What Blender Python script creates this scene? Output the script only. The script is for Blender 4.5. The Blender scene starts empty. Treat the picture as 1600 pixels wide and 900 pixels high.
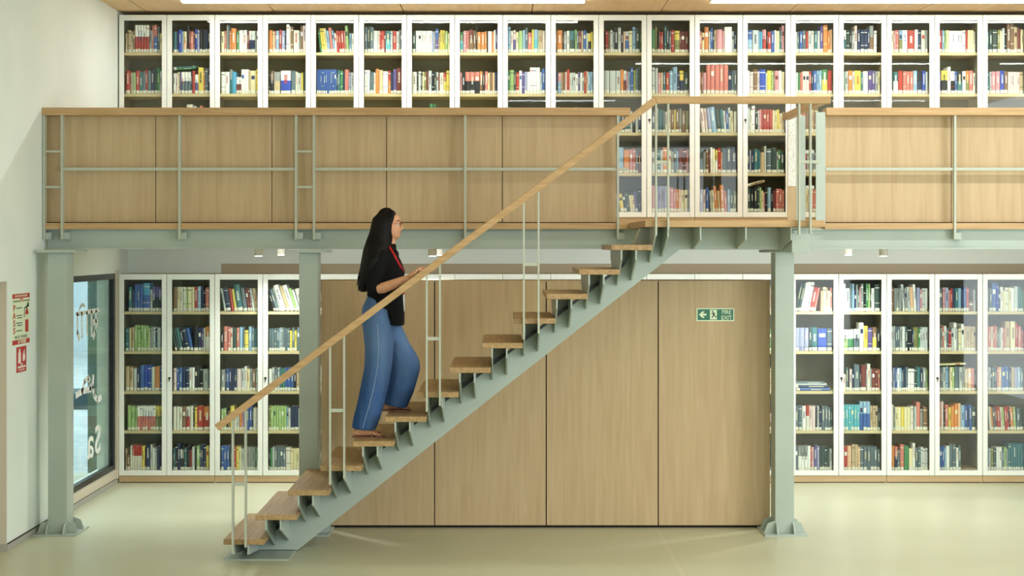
import bpy, bmesh, math, random, re
from mathutils import Vector, Matrix
random.seed(7)
scene = bpy.context.scene
COL = scene.collection
PI = math.pi

# ------------------------------------------------------------------ camera
EYE = 2.12                       # eye height above the ground floor (m)
FOC = 2500.0                     # focal length in pixels of a 1600 px wide frame
cam_d = bpy.data.cameras.new('camera')
cam = bpy.data.objects.new('camera', cam_d)
COL.objects.link(cam)
cam.location = (0, 0, EYE)
cam.rotation_euler = (PI / 2, 0, 0)
cam_d.sensor_width = 36
cam_d.lens = 36 * FOC / 1600
cam_d.shift_x = 15 / 1600
cam_d.shift_y = -66 / 1600
cam_d.clip_end = 200
scene.camera = cam

# ------------------------------------------------------------------ exposure, world, room lamps and added fill lights
vs = scene.view_settings
vs.view_transform = 'Standard'
vs.look = 'None'
vs.gamma = 1
vs.use_curve_mapping = False
vs.exposure = 0.06
scene.cycles.use_denoising = True
scene.cycles.max_bounces = 8
scene.cycles.transparent_max_bounces = 16
scene.cycles.caustics_reflective = False
scene.cycles.caustics_refractive = False

world = bpy.data.worlds.new('daylight')
scene.world = world
world.use_nodes = True
bg = world.node_tree.nodes['Background']
bg.inputs[0].default_value = (0.86, 0.96, 1.0, 1)
bg.inputs[1].default_value = 0.26

def area(name, loc, size, power, color=(1, 0.95, 0.86), rot=(0, 0, 0), spread=PI):
    d = bpy.data.lights.new(name, 'AREA')
    d.shape = 'RECTANGLE'
    d.size, d.size_y = size
    d.energy = power
    d.color = color
    d.spread = spread
    o = bpy.data.objects.new(name, d)
    o.location = loc
    o.rotation_euler = rot
    COL.objects.link(o)
    return o

WARM = (0.99, 1.0, 0.945)
# further linear lights of the hall's ceiling, nearer than the part of it the photo shows
for ry, x0, x1, pw in ((10.6, 1.5, 4.9, 85), (10.6, 5.6, 9.0, 85), (6.0, 0.1, 1.6, 30), (6.0, 2.6, 6.0, 60)):
    area('ceiling_row_lamp', ((x0 + x1) / 2, ry, 4.17), (x1 - x0, 0.09), pw * 0.6, (0.93, 1.0, 1.0))
# broad unseen panel added overhead as soft fill in front of the stairs
area('overhead_fill_light', (5.0, 4.2, 4.19), (7.0, 6.5), 190, (0.95, 1.0, 0.98))
# cool fill light added behind the viewer to brighten the forward faces
area('front_fill_light', (4.2, -3.6, 2.1), (5.6, 4.0), 300, (0.86, 0.96, 1.0), (PI / 2, 0, 0))
# unseen side light added to brighten towards the right; no glazing is built
area('right_fill_light', (7.2, 5.6, 2.1), (9, 3.9), 820, (0.84, 0.94, 1.0), (0, PI / 2, 0))

# ------------------------------------------------------------------ helpers
def lin(r, g, b):
    def f(c):
        c /= 255.0
        return c / 12.92 if c <= 0.04045 else ((c + 0.055) / 1.055) ** 2.4
    return (f(r), f(g), f(b), 1.0)

def mat(name, rgb, rough=0.5, metal=0.0, spec=0.5):
    m = bpy.data.materials.new(name)
    m.use_nodes = True
    b = m.node_tree.nodes['Principled BSDF']
    b.inputs['Base Color'].default_value = lin(*rgb)
    b.inputs['Roughness'].default_value = rough
    b.inputs['Metallic'].default_value = metal
    b.inputs['Specular IOR Level'].default_value = spec
    return m

def noisy(name, rgb1, rgb2, scale=(1, 1, 1), nscale=5.0, detail=6, rough=0.5, lo=0.35, hi=0.65, bump=0.0, spec=0.5, dist=0.0):
    m = mat(name, rgb1, rough, 0, spec)
    nt = m.node_tree
    b = nt.nodes['Principled BSDF']
    tc = nt.nodes.new('ShaderNodeTexCoord')
    mp = nt.nodes.new('ShaderNodeMapping')
    mp.inputs['Scale'].default_value = scale
    no = nt.nodes.new('ShaderNodeTexNoise')
    no.inputs['Scale'].default_value = nscale
    no.inputs['Detail'].default_value = detail
    no.inputs['Distortion'].default_value = dist
    cr = nt.nodes.new('ShaderNodeValToRGB')
    cr.color_ramp.elements[0].position = lo
    cr.color_ramp.elements[0].color = lin(*rgb1)
    cr.color_ramp.elements[1].position = hi
    cr.color_ramp.elements[1].color = lin(*rgb2)
    nt.links.new(tc.outputs['Object'], mp.inputs['Vector'])
    nt.links.new(mp.outputs['Vector'], no.inputs['Vector'])
    nt.links.new(no.outputs['Fac'], cr.inputs['Fac'])
    nt.links.new(cr.outputs['Color'], b.inputs['Base Color'])
    if bump:
        bp = nt.nodes.new('ShaderNodeBump')
        bp.inputs['Strength'].default_value = bump
        bp.inputs['Distance'].default_value = 0.002
        nt.links.new(no.outputs['Fac'], bp.inputs['Height'])
        nt.links.new(bp.outputs['Normal'], b.inputs['Normal'])
    return m

M = {}
M['wall'] = noisy('white_plaster', (229, 238, 231), (234, 242, 236), nscale=2.0, rough=0.75, spec=0.2)
M['jamb'] = mat('beige_jamb', (205, 196, 178), 0.6)
M['fascia'] = mat('beige_fascia', (178, 164, 138), 0.7)
M['skirting'] = mat('grey_skirting', (168, 168, 160), 0.45)
M['seam_dark'] = mat('dark_gap', (30, 26, 20), 0.9)
M['oak'] = noisy('oak_laminate', (186, 160, 123), (200, 176, 139), scale=(9, 9, 0.55), nscale=3.0, detail=8, rough=0.5, lo=0.3, hi=0.7, dist=0.6, spec=0.3)
M['oak_h'] = noisy('oak_laminate_lengthwise', (186, 160, 123), (200, 176, 139), scale=(0.55, 9, 9), nscale=3.0, detail=8, rough=0.5, lo=0.3, hi=0.7, dist=0.6, spec=0.3)
M['oak_solid'] = noisy('oak_solid', (182, 148, 102), (198, 164, 120), scale=(0.8, 14, 14), nscale=3.0, detail=8, rough=0.45, dist=0.4, spec=0.35)
M['oak_tread'] = noisy('oak_tread', (158, 128, 88), (184, 154, 110), scale=(14, 0.8, 14), nscale=3.0, detail=8, rough=0.42, dist=0.5, spec=0.35)
M['ceiling'] = noisy('ceiling_veneer', (232, 202, 158), (240, 214, 174), scale=(9, 0.6, 9), nscale=2.0, detail=8, rough=0.55, dist=0.5, spec=0.2)
M['steel'] = noisy('grey_green_paint', (168, 180, 171), (174, 186, 177), nscale=3, rough=0.42, spec=0.4)
M['bar'] = mat('pale_grey_paint', (182, 188, 172), 0.4)
M['white_metal'] = mat('white_door_paint', (238, 243, 236), 0.28, 0, 0.5)
M['carcass'] = mat('bookcase_board', (168, 158, 128), 0.6)
M['case_back'] = mat('bookcase_back', (140, 132, 106), 0.7)
M['shelf'] = mat('bookcase_shelf', (212, 192, 150), 0.5)
M['black_frame'] = mat('black_frame', (22, 26, 26), 0.35)
M['lock'] = mat('dark_lock', (45, 42, 38), 0.35, 0.6)
M['lamp_white'] = mat('white_lamp_body', (236, 234, 222), 0.5)
M['pave'] = noisy('paving', (176, 190, 192), (196, 208, 208), nscale=6, rough=0.8)
M['ext_grey'] = mat('outside_grey_wall', (128, 148, 138), 0.8)
M['ext_dark'] = mat('outside_dark_block', (70, 92, 98), 0.8)
M['ext_white'] = mat('outside_pale_wall', (206, 222, 228), 0.8)

def emis(name, rgb, strength):
    m = bpy.data.materials.new(name)
    m.use_nodes = True
    b = m.node_tree.nodes['Principled BSDF']
    b.inputs['Base Color'].default_value = (0.8, 0.8, 0.8, 1)
    b.inputs['Emission Color'].default_value = (*rgb, 1)
    b.inputs['Emission Strength'].default_value = strength
    return m
M['led'] = emis('led_diffuser', WARM, 52.0)
M['bulb'] = emis('lamp_lens', WARM, 5.0)

def glass_mat(name, tint=(0.97, 1.0, 0.98), boost=0.0):
    m = bpy.data.materials.new(name)
    m.use_nodes = True
    nt = m.node_tree
    nt.nodes.clear()
    out = nt.nodes.new('ShaderNodeOutputMaterial')
    mix = nt.nodes.new('ShaderNodeMixShader')
    tr = nt.nodes.new('ShaderNodeBsdfTransparent')
    tr.inputs['Color'].default_value = (*tint, 1)
    gl = nt.nodes.new('ShaderNodeBsdfGlossy')
    gl.inputs['Roughness'].default_value = 0.02
    lw = nt.nodes.new('ShaderNodeLayerWeight')
    pw = nt.nodes.new('ShaderNodeMath'); pw.operation = 'POWER'; pw.inputs[1].default_value = 5
    ad = nt.nodes.new('ShaderNodeMath'); ad.operation = 'MULTIPLY_ADD'; ad.inputs[1].default_value = 0.35
    ad.inputs[2].default_value = 0.022 + boost
    nt.links.new(lw.outputs['Facing'], pw.inputs[0])
    nt.links.new(pw.outputs[0], ad.inputs[0])
    nt.links.new(ad.outputs[0], mix.inputs[0])
    nt.links.new(tr.outputs[0], mix.inputs[1])
    nt.links.new(gl.outputs[0], mix.inputs[2])
    nt.links.new(mix.outputs[0], out.inputs[0])
    return m
M['glass'] = glass_mat('clear_glass')
M['win_glass'] = glass_mat('window_glass', (0.93, 1.0, 0.98), 0.03)

# floor: poured resin with faint joints across the width
def floor_mat():
    m = noisy('resin_floor', (188, 190, 162), (198, 200, 174), nscale=0.9, rough=0.34, lo=0.3, hi=0.7, spec=0.4)
    nt = m.node_tree
    b = nt.nodes['Principled BSDF']
    cr = [n for n in nt.nodes if n.type == 'VALTORGB'][0]
    tc = [n for n in nt.nodes if n.type == 'TEX_COORD'][0]
    sep = nt.nodes.new('ShaderNodeSeparateXYZ')
    nt.links.new(tc.outputs['Object'], sep.inputs[0])
    a = nt.nodes.new('ShaderNodeMath'); a.operation = 'SUBTRACT'; a.inputs[1].default_value = 1.16
    nt.links.new(sep.outputs['X'], a.inputs[0])
    ab = nt.nodes.new('ShaderNodeMath'); ab.operation = 'ABSOLUTE'
    nt.links.new(a.outputs[0], ab.inputs[0])
    lt = nt.nodes.new('ShaderNodeMath'); lt.operation = 'LESS_THAN'; lt.inputs[1].default_value = 0.012
    nt.links.new(ab.outputs[0], lt.inputs[0])
    mx = nt.nodes.new('ShaderNodeMixRGB')
    mx.inputs[2].default_value = lin(202, 200, 176)
    nt.links.new(lt.outputs[0], mx.inputs[0])
    nt.links.new(cr.outputs['Color'], mx.inputs[1])
    nt.links.new(mx.outputs[0], b.inputs['Base Color'])
    return m
M['floor'] = floor_mat()

def X(px, Y): return (px - 785) * Y / FOC          # metres across, of a picture column at depth Y
def Z(py, Y): return EYE - (py - 384) * Y / FOC    # metres up, of a picture row at depth Y

class MB:
    """collects faces in world coordinates, then links them as one mesh object"""
    def __init__(self): self.v = []; self.f = []; self.mi = []; self.sm = []
    def add(self, verts, faces, m=0, smooth=False):
        n = len(self.v)
        self.v += [tuple(p) for p in verts]
        for f in faces:
            self.f.append([i + n for i in f]); self.mi.append(m); self.sm.append(smooth)
        return self
    def box(self, x0, x1, y0, y1, z0, z1, m=0):
        x0, x1 = min(x0, x1), max(x0, x1); y0, y1 = min(y0, y1), max(y0, y1); z0, z1 = min(z0, z1), max(z0, z1)
        v = [(x, y, z) for x in (x0, x1) for y in (y0, y1) for z in (z0, z1)]
        return self.add(v, [(0, 1, 3, 2), (4, 6, 7, 5), (0, 4, 5, 1), (2, 3, 7, 6), (0, 2, 6, 4), (1, 5, 7, 3)], m)
    def prism(self, poly, axis, a0, a1, m=0):
        """extrude a polygon (list of 2-D points) along axis 'x','y' or 'z'"""
        def P(p, a):
            return (a, p[0], p[1]) if axis == 'x' else (p[0], a, p[1]) if axis == 'y' else (p[0], p[1], a)
        n = len(poly)
        v = [P(p, a0) for p in poly] + [P(p, a1) for p in poly]
        f = [list(range(n)), list(range(2 * n - 1, n - 1, -1))]
        f += [(i, i + n, (i + 1) % n + n, (i + 1) % n) for i in range(n)]
        return self.add(v, f, m)
    def cyl(self, p0, p1, r0, r1=None, n=20, m=0, smooth=True):
        r1 = r0 if r1 is None else r1
        p0, p1 = Vector(p0), Vector(p1)
        d = (p1 - p0).normalized()
        u = d.orthogonal().normalized(); w = d.cross(u)
        v = []
        for p, r in ((p0, r0), (p1, r1)):
            v += [p + (u * math.cos(2 * PI * i / n) + w * math.sin(2 * PI * i / n)) * r for i in range(n)]
        self.add(v, [(i, (i + 1) % n, (i + 1) % n + n, i + n) for i in range(n)], m, smooth)
        self.add(v, [list(range(n - 1, -1, -1)), list(range(n, 2 * n))], m)
        return self
    def rings(self, rings, m=0, smooth=True, cap=True):
        n = len(rings[0])
        v = [p for r in rings for p in r]
        f = []
        for k in range(len(rings) - 1):
            f += [(k * n + i, k * n + (i + 1) % n, (k + 1) * n + (i + 1) % n, (k + 1) * n + i) for i in range(n)]
        if cap:
            f += [list(range(n - 1, -1, -1)), list(range((len(rings) - 1) * n, len(rings) * n))]
        return self.add(v, f, m, smooth)
    def ball(self, c, r, n=16, m=0, rot=None):
        c = Vector(c); rx, ry, rz = r if isinstance(r, (tuple, list)) else (r, r, r)
        rs = []
        for k in range(1, n):
            t = PI * k / n
            ring = []
            for i in range(n * 2):
                a = 2 * PI * i / (n * 2)
                p = Vector((rx * math.sin(t) * math.cos(a), ry * math.sin(t) * math.sin(a), rz * math.cos(t)))
                if rot: p = rot @ p
                ring.append(c + p)
            rs.append(ring)
        return self.rings(rs, m)
    def build(self, name, mats, parent=None, bevel=0.0, loc=None):
        me = bpy.data.meshes.new(name)
        off = Vector((0, 0, 0))
        if parent is not None:
            p = parent
            while p is not None:
                off += p.location; p = p.parent
        o = bpy.data.objects.new(name, me)
        if loc is not None:
            o.location = Vector(loc) - off
            off = Vector(loc)
        me.from_pydata([tuple(Vector(p) - off) for p in self.v], [], self.f)
        for mm in (mats if isinstance(mats, (list, tuple)) else [mats]): me.materials.append(mm)
        me.polygons.foreach_set('material_index', self.mi)
        me.polygons.foreach_set('use_smooth', self.sm)
        bm = bmesh.new(); bm.from_mesh(me)
        bmesh.ops.recalc_face_normals(bm, faces=bm.faces)
        bm.to_mesh(me); bm.free()
        me.update()
        COL.objects.link(o)
        if parent is not None: o.parent = parent
        if bevel:
            b = o.modifiers.new('edge', 'BEVEL'); b.width = bevel; b.segments = 2; b.limit_method = 'ANGLE'
        return o

def tag(o, label=None, cat=None, group=None, kind=None):
    if label: o['label'] = label
    if cat: o['category'] = cat
    if group: o['group'] = group
    if kind: o['kind'] = kind
    return o
def empty(name, loc, label, cat, group=None):
    o = bpy.data.objects.new(name, None)
    o.empty_display_size = 0.1
    o.location = loc
    COL.objects.link(o)
    return tag(o, label, cat, group)
def copy_tree(o, parent=None):
    c = o.copy(); COL.objects.link(c); c.parent = parent
    for ch in list(o.children): copy_tree(ch, c)
    return c
def structure(mb, name, mats, bevel=0.0):
    return tag(mb.build(name, mats, None, bevel), kind='structure')

def font_mesh(cu):
    f = bpy.data.objects.new('lettering', cu)
    COL.objects.link(f)
    me = bpy.data.meshes.new_from_object(f.evaluated_get(bpy.context.evaluated_depsgraph_get()))
    bpy.data.objects.remove(f)
    t = bpy.data.objects.new('lettering', me)
    COL.objects.link(t)
    return t

ORD = ['zeroth', 'first', 'second', 'third', 'fourth', 'fifth', 'sixth', 'seventh', 'eighth', 'ninth', 'tenth', 'eleventh', 'twelfth',
       'thirteenth', 'fourteenth', 'fifteenth', 'sixteenth', 'seventeenth', 'eighteenth', 'nineteenth', 'twentieth', 'twenty-first',
       'twenty-second', 'twenty-third', 'twenty-fourth', 'twenty-fifth', 'twenty-sixth', 'twenty-seventh', 'twenty-eighth']

# ------------------------------------------------------------------ room shell
WX = -3.44            # left wall plane
BACK = 14.74          # back wall plane
CEIL = 4.22
MEZ = 2.29            # mezzanine floor level
EDGE = 12.0           # depth of the mezzanine's front edge
structure(MB().box(-9, 13, -4, BACK + 0.2, -0.15, 0), 'floor', M['floor'])
cm = MB()
x = -3.19 - 1.153 * 1
while x < 12:
    y = 14.62
    cm.box(max(x, WX), x + 1.145, 2.0, 14.60, CEIL, CEIL + 0.03)
    x += 1.153
cm.box(WX, 12.5, -4, 2.0, CEIL, CEIL + 0.03)
cm.box(WX - 0.2, 12.5, -4, BACK + 0.2, CEIL + 0.05, CEIL + 0.2, 1)
structure(cm, 'ceiling', [M['ceiling'], M['seam_dark']])
structure(MB().box(WX - 0.2, 13, BACK, BACK + 0.2, 0, CEIL + 0.1), 'wall_back', M['wall'])
# left wall with a door opening near the camera and a window under the mezzanine
WT = 0.16
DY0, DY1, DZ = 9.95, 11.11, 1.875
VY0, VY1, VZ0, VZ1 = 12.22, 14.20, 0.135, 1.875
wl = MB()
for y0, y1, z0, z1 in ((-4, DY0, 0, CEIL), (DY0, DY1, DZ, CEIL), (DY1, VY0, 0, CEIL), (VY0, VY1, 0, VZ0), (VY0, VY1, VZ1, CEIL), (VY1, BACK, 0, CEIL)):
    wl.box(WX - WT, WX, y0, y1, z0, z1)
structure(wl, 'wall_left', M['wall'])
sk = MB()
sk.box(WX, WX + 0.008, DY1, VY0 + 2.06, 0, 0.047)
sk.box(WX - WT + 0.04, WX + 0.008, DY1 - 0.008, DY1, 0, 0.047)
sk.box(WX, WX + 0.008, -4, DY0, 0, 0.047)
sk.box(WX, WX + 0.009, DY1, VY0 + 2.06, 0.047, 0.053, 1)
structure(sk, 'baseboard_left', [M['skirting'], M['seam_dark']])
dj = MB()
dj.box(WX - WT + 0.0, WX - 0.002, DY1 - 0.006, DY1, 0.05, DZ)
dj.box(WX - WT + 0.0, WX - 0.002, DY0, DY0 + 0.006, 0, DZ)
dj.box(WX - WT + 0.0, WX - 0.002, DY0, DY1, DZ - 0.006, DZ)
dr = structure(dj, 'door_1', M['jamb'])
MB().box(WX - WT, WX - WT + 0.04, DY0 + 0.006, DY1 - 0.006, 0.004, DZ - 0.008).build('door_leaf', M['jamb'], dr)
# beige board between the bookcases' tops and the mezzanine soffit
structure(MB().box(WX + 0.86, 12, BACK - 0.02, BACK, 1.8, 1.955), 'trim_1', M['fascia'])

# window
wn = MB()
fw = 0.055
fx0, fx1 = WX - 0.045, WX + 0.004
for y0, y1, z0, z1 in ((VY0, VY0 + fw, VZ0, VZ1), (VY1 - fw, VY1, VZ0, VZ1), (VY0 + fw, VY1 - fw, VZ0, VZ0 + 0.05), (VY0 + fw, VY1 - fw, VZ1 - 0.05, VZ1)):
    wn.box(fx0, fx1, y0, y1, z0, z1)
win = structure(wn, 'window_1', M['black_frame'], 0.003)
MB().box(WX - 0.020, WX - 0.015, VY0 + fw, VY1 - fw, VZ0 + 0.05, VZ1 - 0.05).build('pane', M['win_glass'], win)
M['decal'] = mat('white_window_lettering', (236, 240, 236), 0.6)
GX = WX - 0.0135
def stroke(mb, pts, w):
    """flat brush stroke on the window glass; pts are (Y, Z)"""
    for a, b in zip(pts[:-1], pts[1:]):
        a, b = Vector((a[0], a[1])), Vector((b[0], b[1]))
        d = (b - a).normalized(); n = Vector((-d.y, d.x)) * w / 2
        a2, b2 = a - d * w * 0.25, b + d * w * 0.25
        q = [a2 - n, b2 - n, b2 + n, a2 + n]
        mb.prism([(p.x, p.y) for p in q], 'x', GX - 0.0015, GX)
def arc(cy, cz, ry, rz, a0, a1, n=12):
    return [(cy + ry * math.cos(math.radians(a0 + (a1 - a0) * i / n)), cz + rz * math.sin(math.radians(a0 + (a1 - a0) * i / n))) for i in range(n + 1)]
def gy(px): return (WX - 0.014) * FOC / (px - 785)      # depth on the glass at a picture column
def gp(px, py):
    y = gy(px); return (y, Z(py, y))
lt = MB()
stroke(lt, [gp(119, 491), gp(156, 484)], 0.035)
stroke(lt, [gp(143, 487), gp(143.5, 524)], 0.05)
stroke(lt, [gp(150, 487), gp(150, 502), gp(144, 505)], 0.05)
stroke(lt, [gp(152, 500), gp(149, 518), gp(146, 527)], 0.05)
stroke(lt, [gp(136, 489), gp(136, 522)], 0.05)
stroke(lt, [gp(128, 490), gp(128, 526)], 0.05)
stroke(lt, [gp(121, 491), gp(121, 520), gp(124, 530)], 0.05)
stroke(lt, [gp(124, 484), gp(126, 478), gp(130, 476), gp(133, 480)], 0.03)
lt.build('lettering', M['decal'], win)
lt = MB()
stroke(lt, [gp(119, 618), gp(129, 611), gp(142, 608)], 0.05)
stroke(lt, [gp(128, 612), gp(132, 596), gp(138, 590), gp(141, 597), gp(141, 608)], 0.05)
stroke(lt, [gp(146, 588), gp(145, 605), gp(147, 618), gp(152, 625), gp(158, 621)], 0.05)
lt.build('lettering', M['decal'], win)
for ch, pxc, py0, hh in (('S', 153, 707, 0.235), ('a', 141.5, 715, 0.27)):
    cu = bpy.data.curves.new('lettering', 'FONT')
    cu.body = ch; cu.size = hh * 1.42; cu.extrude = 0.0008; cu.align_x = 'CENTER'; cu.offset = 0.004
    cu.materials.append(M['decal'])
    t = font_mesh(cu)
    y = gy(pxc)
    t.location = (GX - 0.0008, y, Z(py0, y))
    t.rotation_euler = (PI / 2, 0, -PI / 2)
    t.scale = (1.35, 1, 1)
    t.parent = win
sill = MB().box(WX - 0.005, WX + 0.012, VY0, VY1 + 0.02, 0.055, VZ0 - 0.004)
structure(sill, 'trim_2', M['jamb'])
structure(MB().box(WX, WX + 0.02, VY1 + 0.005, VY1 + 0.06, 0.05, 1.9), 'trim_3', M['jamb'])
# outside: paving, a pale wall, a grey pier and a dark low block
structure(MB().box(-16, WX - WT - 0.02, 8, 40, -0.18, -0.05), 'ground_outside', M['pave'])
structure(MB().box(-3.888, WX - WT - 0.02, 15.0, 15.5, -0.05, 4.2), 'wall_outside', M['ext_grey'])
structure(MB().box(-16, -4.2, 33, 33.3, -0.05, 7), 'wall_outside_far', M['ext_white'])
structure(MB().box(-9.5, -5.38, 21.2, 22.0, -0.05, 0.16), 'wall_outside_low', M['ext_dark'])

area('outside_daylight', (-8, 22, 9), (9, 16), 2600, (0.86, 0.96, 1.0))

# mezzanine slab and beam
structure(MB().box(WX, 12, EDGE + 0.05, BACK, MEZ - 0.09, MEZ), 'mezzanine_floor', M['oak_h'])
be = MB()
be.box(WX + 0.02, 12, EDGE + 0.03, EDGE + 0.045, 2.10, MEZ - 0.045)
be.box(WX + 0.02, 12, EDGE + 0.0, EDGE + 0.10, 2.095, 2.107)
be.box(WX + 0.02, 12, EDGE + 0.0, EDGE + 0.10, MEZ - 0.052, MEZ - 0.042)
structure(be, 'mezzanine_beam', M['steel'])
structure(MB().box(WX + 0.01, X(1007, EDGE), EDGE - 0.03, EDGE + 0.03, MEZ - 0.045, MEZ + 0.0).box(X(1288, EDGE), 12, EDGE - 0.03, EDGE + 0.03, MEZ - 0.045, MEZ + 0.0), 'mezzanine_edging', M['oak_solid'])

# ------------------------------------------------------------------ steel columns
def column(xc, label):
    yf = 11.75; w = 0.138; d = 0.19
    r = empty('steel_column', (xc, yf + d / 2, 0), label, 'column', 'grey steel columns under the mezzanine')
    s = MB()
    s.box(xc - w / 2, xc + w / 2, yf, yf + 0.012, 0.012, 2.07)
    s.box(xc - w / 2, xc + w / 2, yf + d - 0.012, yf + d, 0.012, 2.07)
    s.box(xc - w / 2, xc - w / 2 + 0.012, yf + 0.012, yf + d - 0.012, 0.012, 2.07)
    s.box(xc + w / 2 - 0.012, xc + w / 2, yf + 0.012, yf + d - 0.012, 0.012, 2.07)
    s.build('shaft', M['steel'], r, 0.002)
    MB().box(xc - w / 2 - 0.07, xc + w / 2 + 0.07, yf - 0.05, yf + d + 0.12, 2.07, 2.088).build('cap_plate', M['steel'], r)
    MB().box(xc - w / 2 - 0.09, xc + w / 2 + 0.09, yf - 0.09, yf + d + 0.09, 0, 0.012).build('base_plate', M['steel'], r)
    for sx in (-1, 1):
        for yy in (yf + 0.004, yf + d - 0.014):
            x0 = xc + sx * w / 2
            MB().prism([(x0, 0.012), (x0 + sx * 0.08, 0.012), (x0 + sx * 0.055, 0.08), (x0, 0.10)], 'y', yy, yy + 0.01).build('gusset', M['steel'], r)
    for xx in (xc - w / 2 + 0.002, xc + w / 2 - 0.012):
        MB().prism([(yf, 0.012), (yf - 0.08, 0.012), (yf - 0.045, 0.07), (yf, 0.09)], 'x', xx, xx + 0.01).build('gusset', M['steel'], r)
    return r
column(X(89.5, 11.75), 'grey steel column beside the white wall with the red safety signs')
column(X(482, 11.75), 'grey steel column between the lower left bookcases and the wood panels')
column(X(1226, 11.75), 'grey steel column under the landing, right of the fire exit sign')

# ------------------------------------------------------------------ wood partition under the mezzanine
PY = 12.02
pr = empty('wood_partition', (X(852, PY), PY + 0.03, 0), 'tall oak panelled partition standing behind the staircase, carrying the fire exit sign', 'partition')
pj = [501, 679, 853.5, 1028.5, 1204]
for a, b in zip(pj[:-1], pj[1:]):
    MB().box(X(a, PY) + 0.004, X(b, PY) - 0.004, PY, PY + 0.02, 0.02, Z(438.5, PY)).build('panel', M['oak'], pr, 0.0015)
MB().box(X(pj[0], PY) + 0.01, X(pj[-1], PY) - 0.01, PY + 0.02, PY + 0.40, 0.0, Z(438.5, PY) - 0.01).build('backing', M['seam_dark'], pr)
MB().box(X(pj[0], PY) + 0.004, X(pj[-1], PY) - 0.004, PY + 0.02, PY + 0.42, Z(438.5, PY) - 0.012, Z(438.5, PY)).build('top_board', M['oak_h'], pr)

# ------------------------------------------------------------------ mezzanine balustrades
def balustrade(label, xa, xb, joints, singles, pairs, end_left=None):
    r = empty('balustrade', ((xa + xb) / 2, EDGE, MEZ), label, 'railing')
    zt = Z(181, EDGE)
    capb, capt = zt, Z(169, EDGE)
    for a, b in zip(joints[:-1], joints[1:]):
        MB().box(a + 0.003, b - 0.003, EDGE + 0.055, EDGE + 0.073, MEZ + 0.008, capb).build('panel', M['oak'], r)
    MB().box(joints[0], joints[-1], EDGE + 0.075, EDGE + 0.085, MEZ + 0.002, capb).build('backing', M['seam_dark'], r)
    c = MB().box(xa, xb, EDGE - 0.055, EDGE + 0.10, capb, capt)
    c.build('cap_rail', M['oak_solid'], r, 0.004)
    zm = Z(264.5, EDGE)
    xs = sorted(singles + [p for pr_ in pairs for p in pr_])
    segs = [xa] + xs + [xb - 0.015]
    rl = MB()
    for a, b in zip(segs[:-1], segs[1:]):
        if (a, b) in pairs: continue
        rl.box(a, b, EDGE - 0.03, EDGE - 0.022 + 0.03, zm - 0.011, zm + 0.011)
    rl.build('mid_rail', M['bar'], r)
    zb = Z(374, EDGE)
    for px_ in xs:
        MB().box(px_ - 0.008, px_ + 0.008, EDGE - 0.045, EDGE + 0.0, zb, capb).build('post', M['bar'], r)
        MB().box(px_ + 0.008, px_ + 0.05, EDGE - 0.03, EDGE + 0.03, zb, zb + 0.05).build('post_bracket', M['steel'], r)
    for a, b in pairs:
        for zy in (237, 292.5):
            z = Z(zy, EDGE)
            MB().box(a + 0.008, b - 0.008, EDGE - 0.035, EDGE - 0.01, z - 0.008, z + 0.008).build('link_bar', M['bar'], r)
    return r
E_ = EDGE
balustrade('long oak panelled railing with grey posts along the mezzanine, left of the staircase head', X(53, E_), X(984, E_),
           [X(p, E_ + 0.06) for p in (63, 243.5, 425, 604, 785, 963)], [X(282, E_), X(727, E_), X(965, E_)],
           [(X(71, E_), X(99, E_)), (X(463.5, E_), X(491.5, E_))])
balustrade('pale oak panelled railing with a grey post, right of the landing', X(1289, E_), 5.2,
           [X(p, E_ + 0.06) for p in (1286, 1486, 1686, 1880)], [X(1490, E_), X(1700, E_)], [])

# ------------------------------------------------------------------ staircase
S0 = 10.66                    # front edge of the treads
TL = 1.04
RISE, GO, TW = 0.1636, 0.2154, 0.272
TX = -1.859
SY0, SY1 = 11.09, 11.27       # stringer
stair = empty('staircase', (TX, S0 + TL / 2, 0), 'open wooden staircase on a grey steel spine with an oak handrail, rising to the landing', 'staircase')
st = MB()
def line_z(xx): return ((xx - TX) / GO + 1) * RISE        # line through the treads' left top corners
lowx = TX + 0.03
bx = X(1062, SY0)
zb_land = 2.093
pts = []
xf = TX + (0.445 / RISE - 1) * GO
up0 = TX - 0.01
pts = [(up0, 0.012), (xf + 0.07, 0.012), (bx, zb_land), (X(1240, SY0), zb_land), (X(1240, SY0), MEZ - 0.046), (TX + 13 * GO + 0.02, MEZ - 0.046),
       (TX + 12 * GO + 0.05, line_z(TX + 12 * GO + 0.05) - 0.235), (up0, line_z(up0) - 0.235 + 0.10)]
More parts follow.
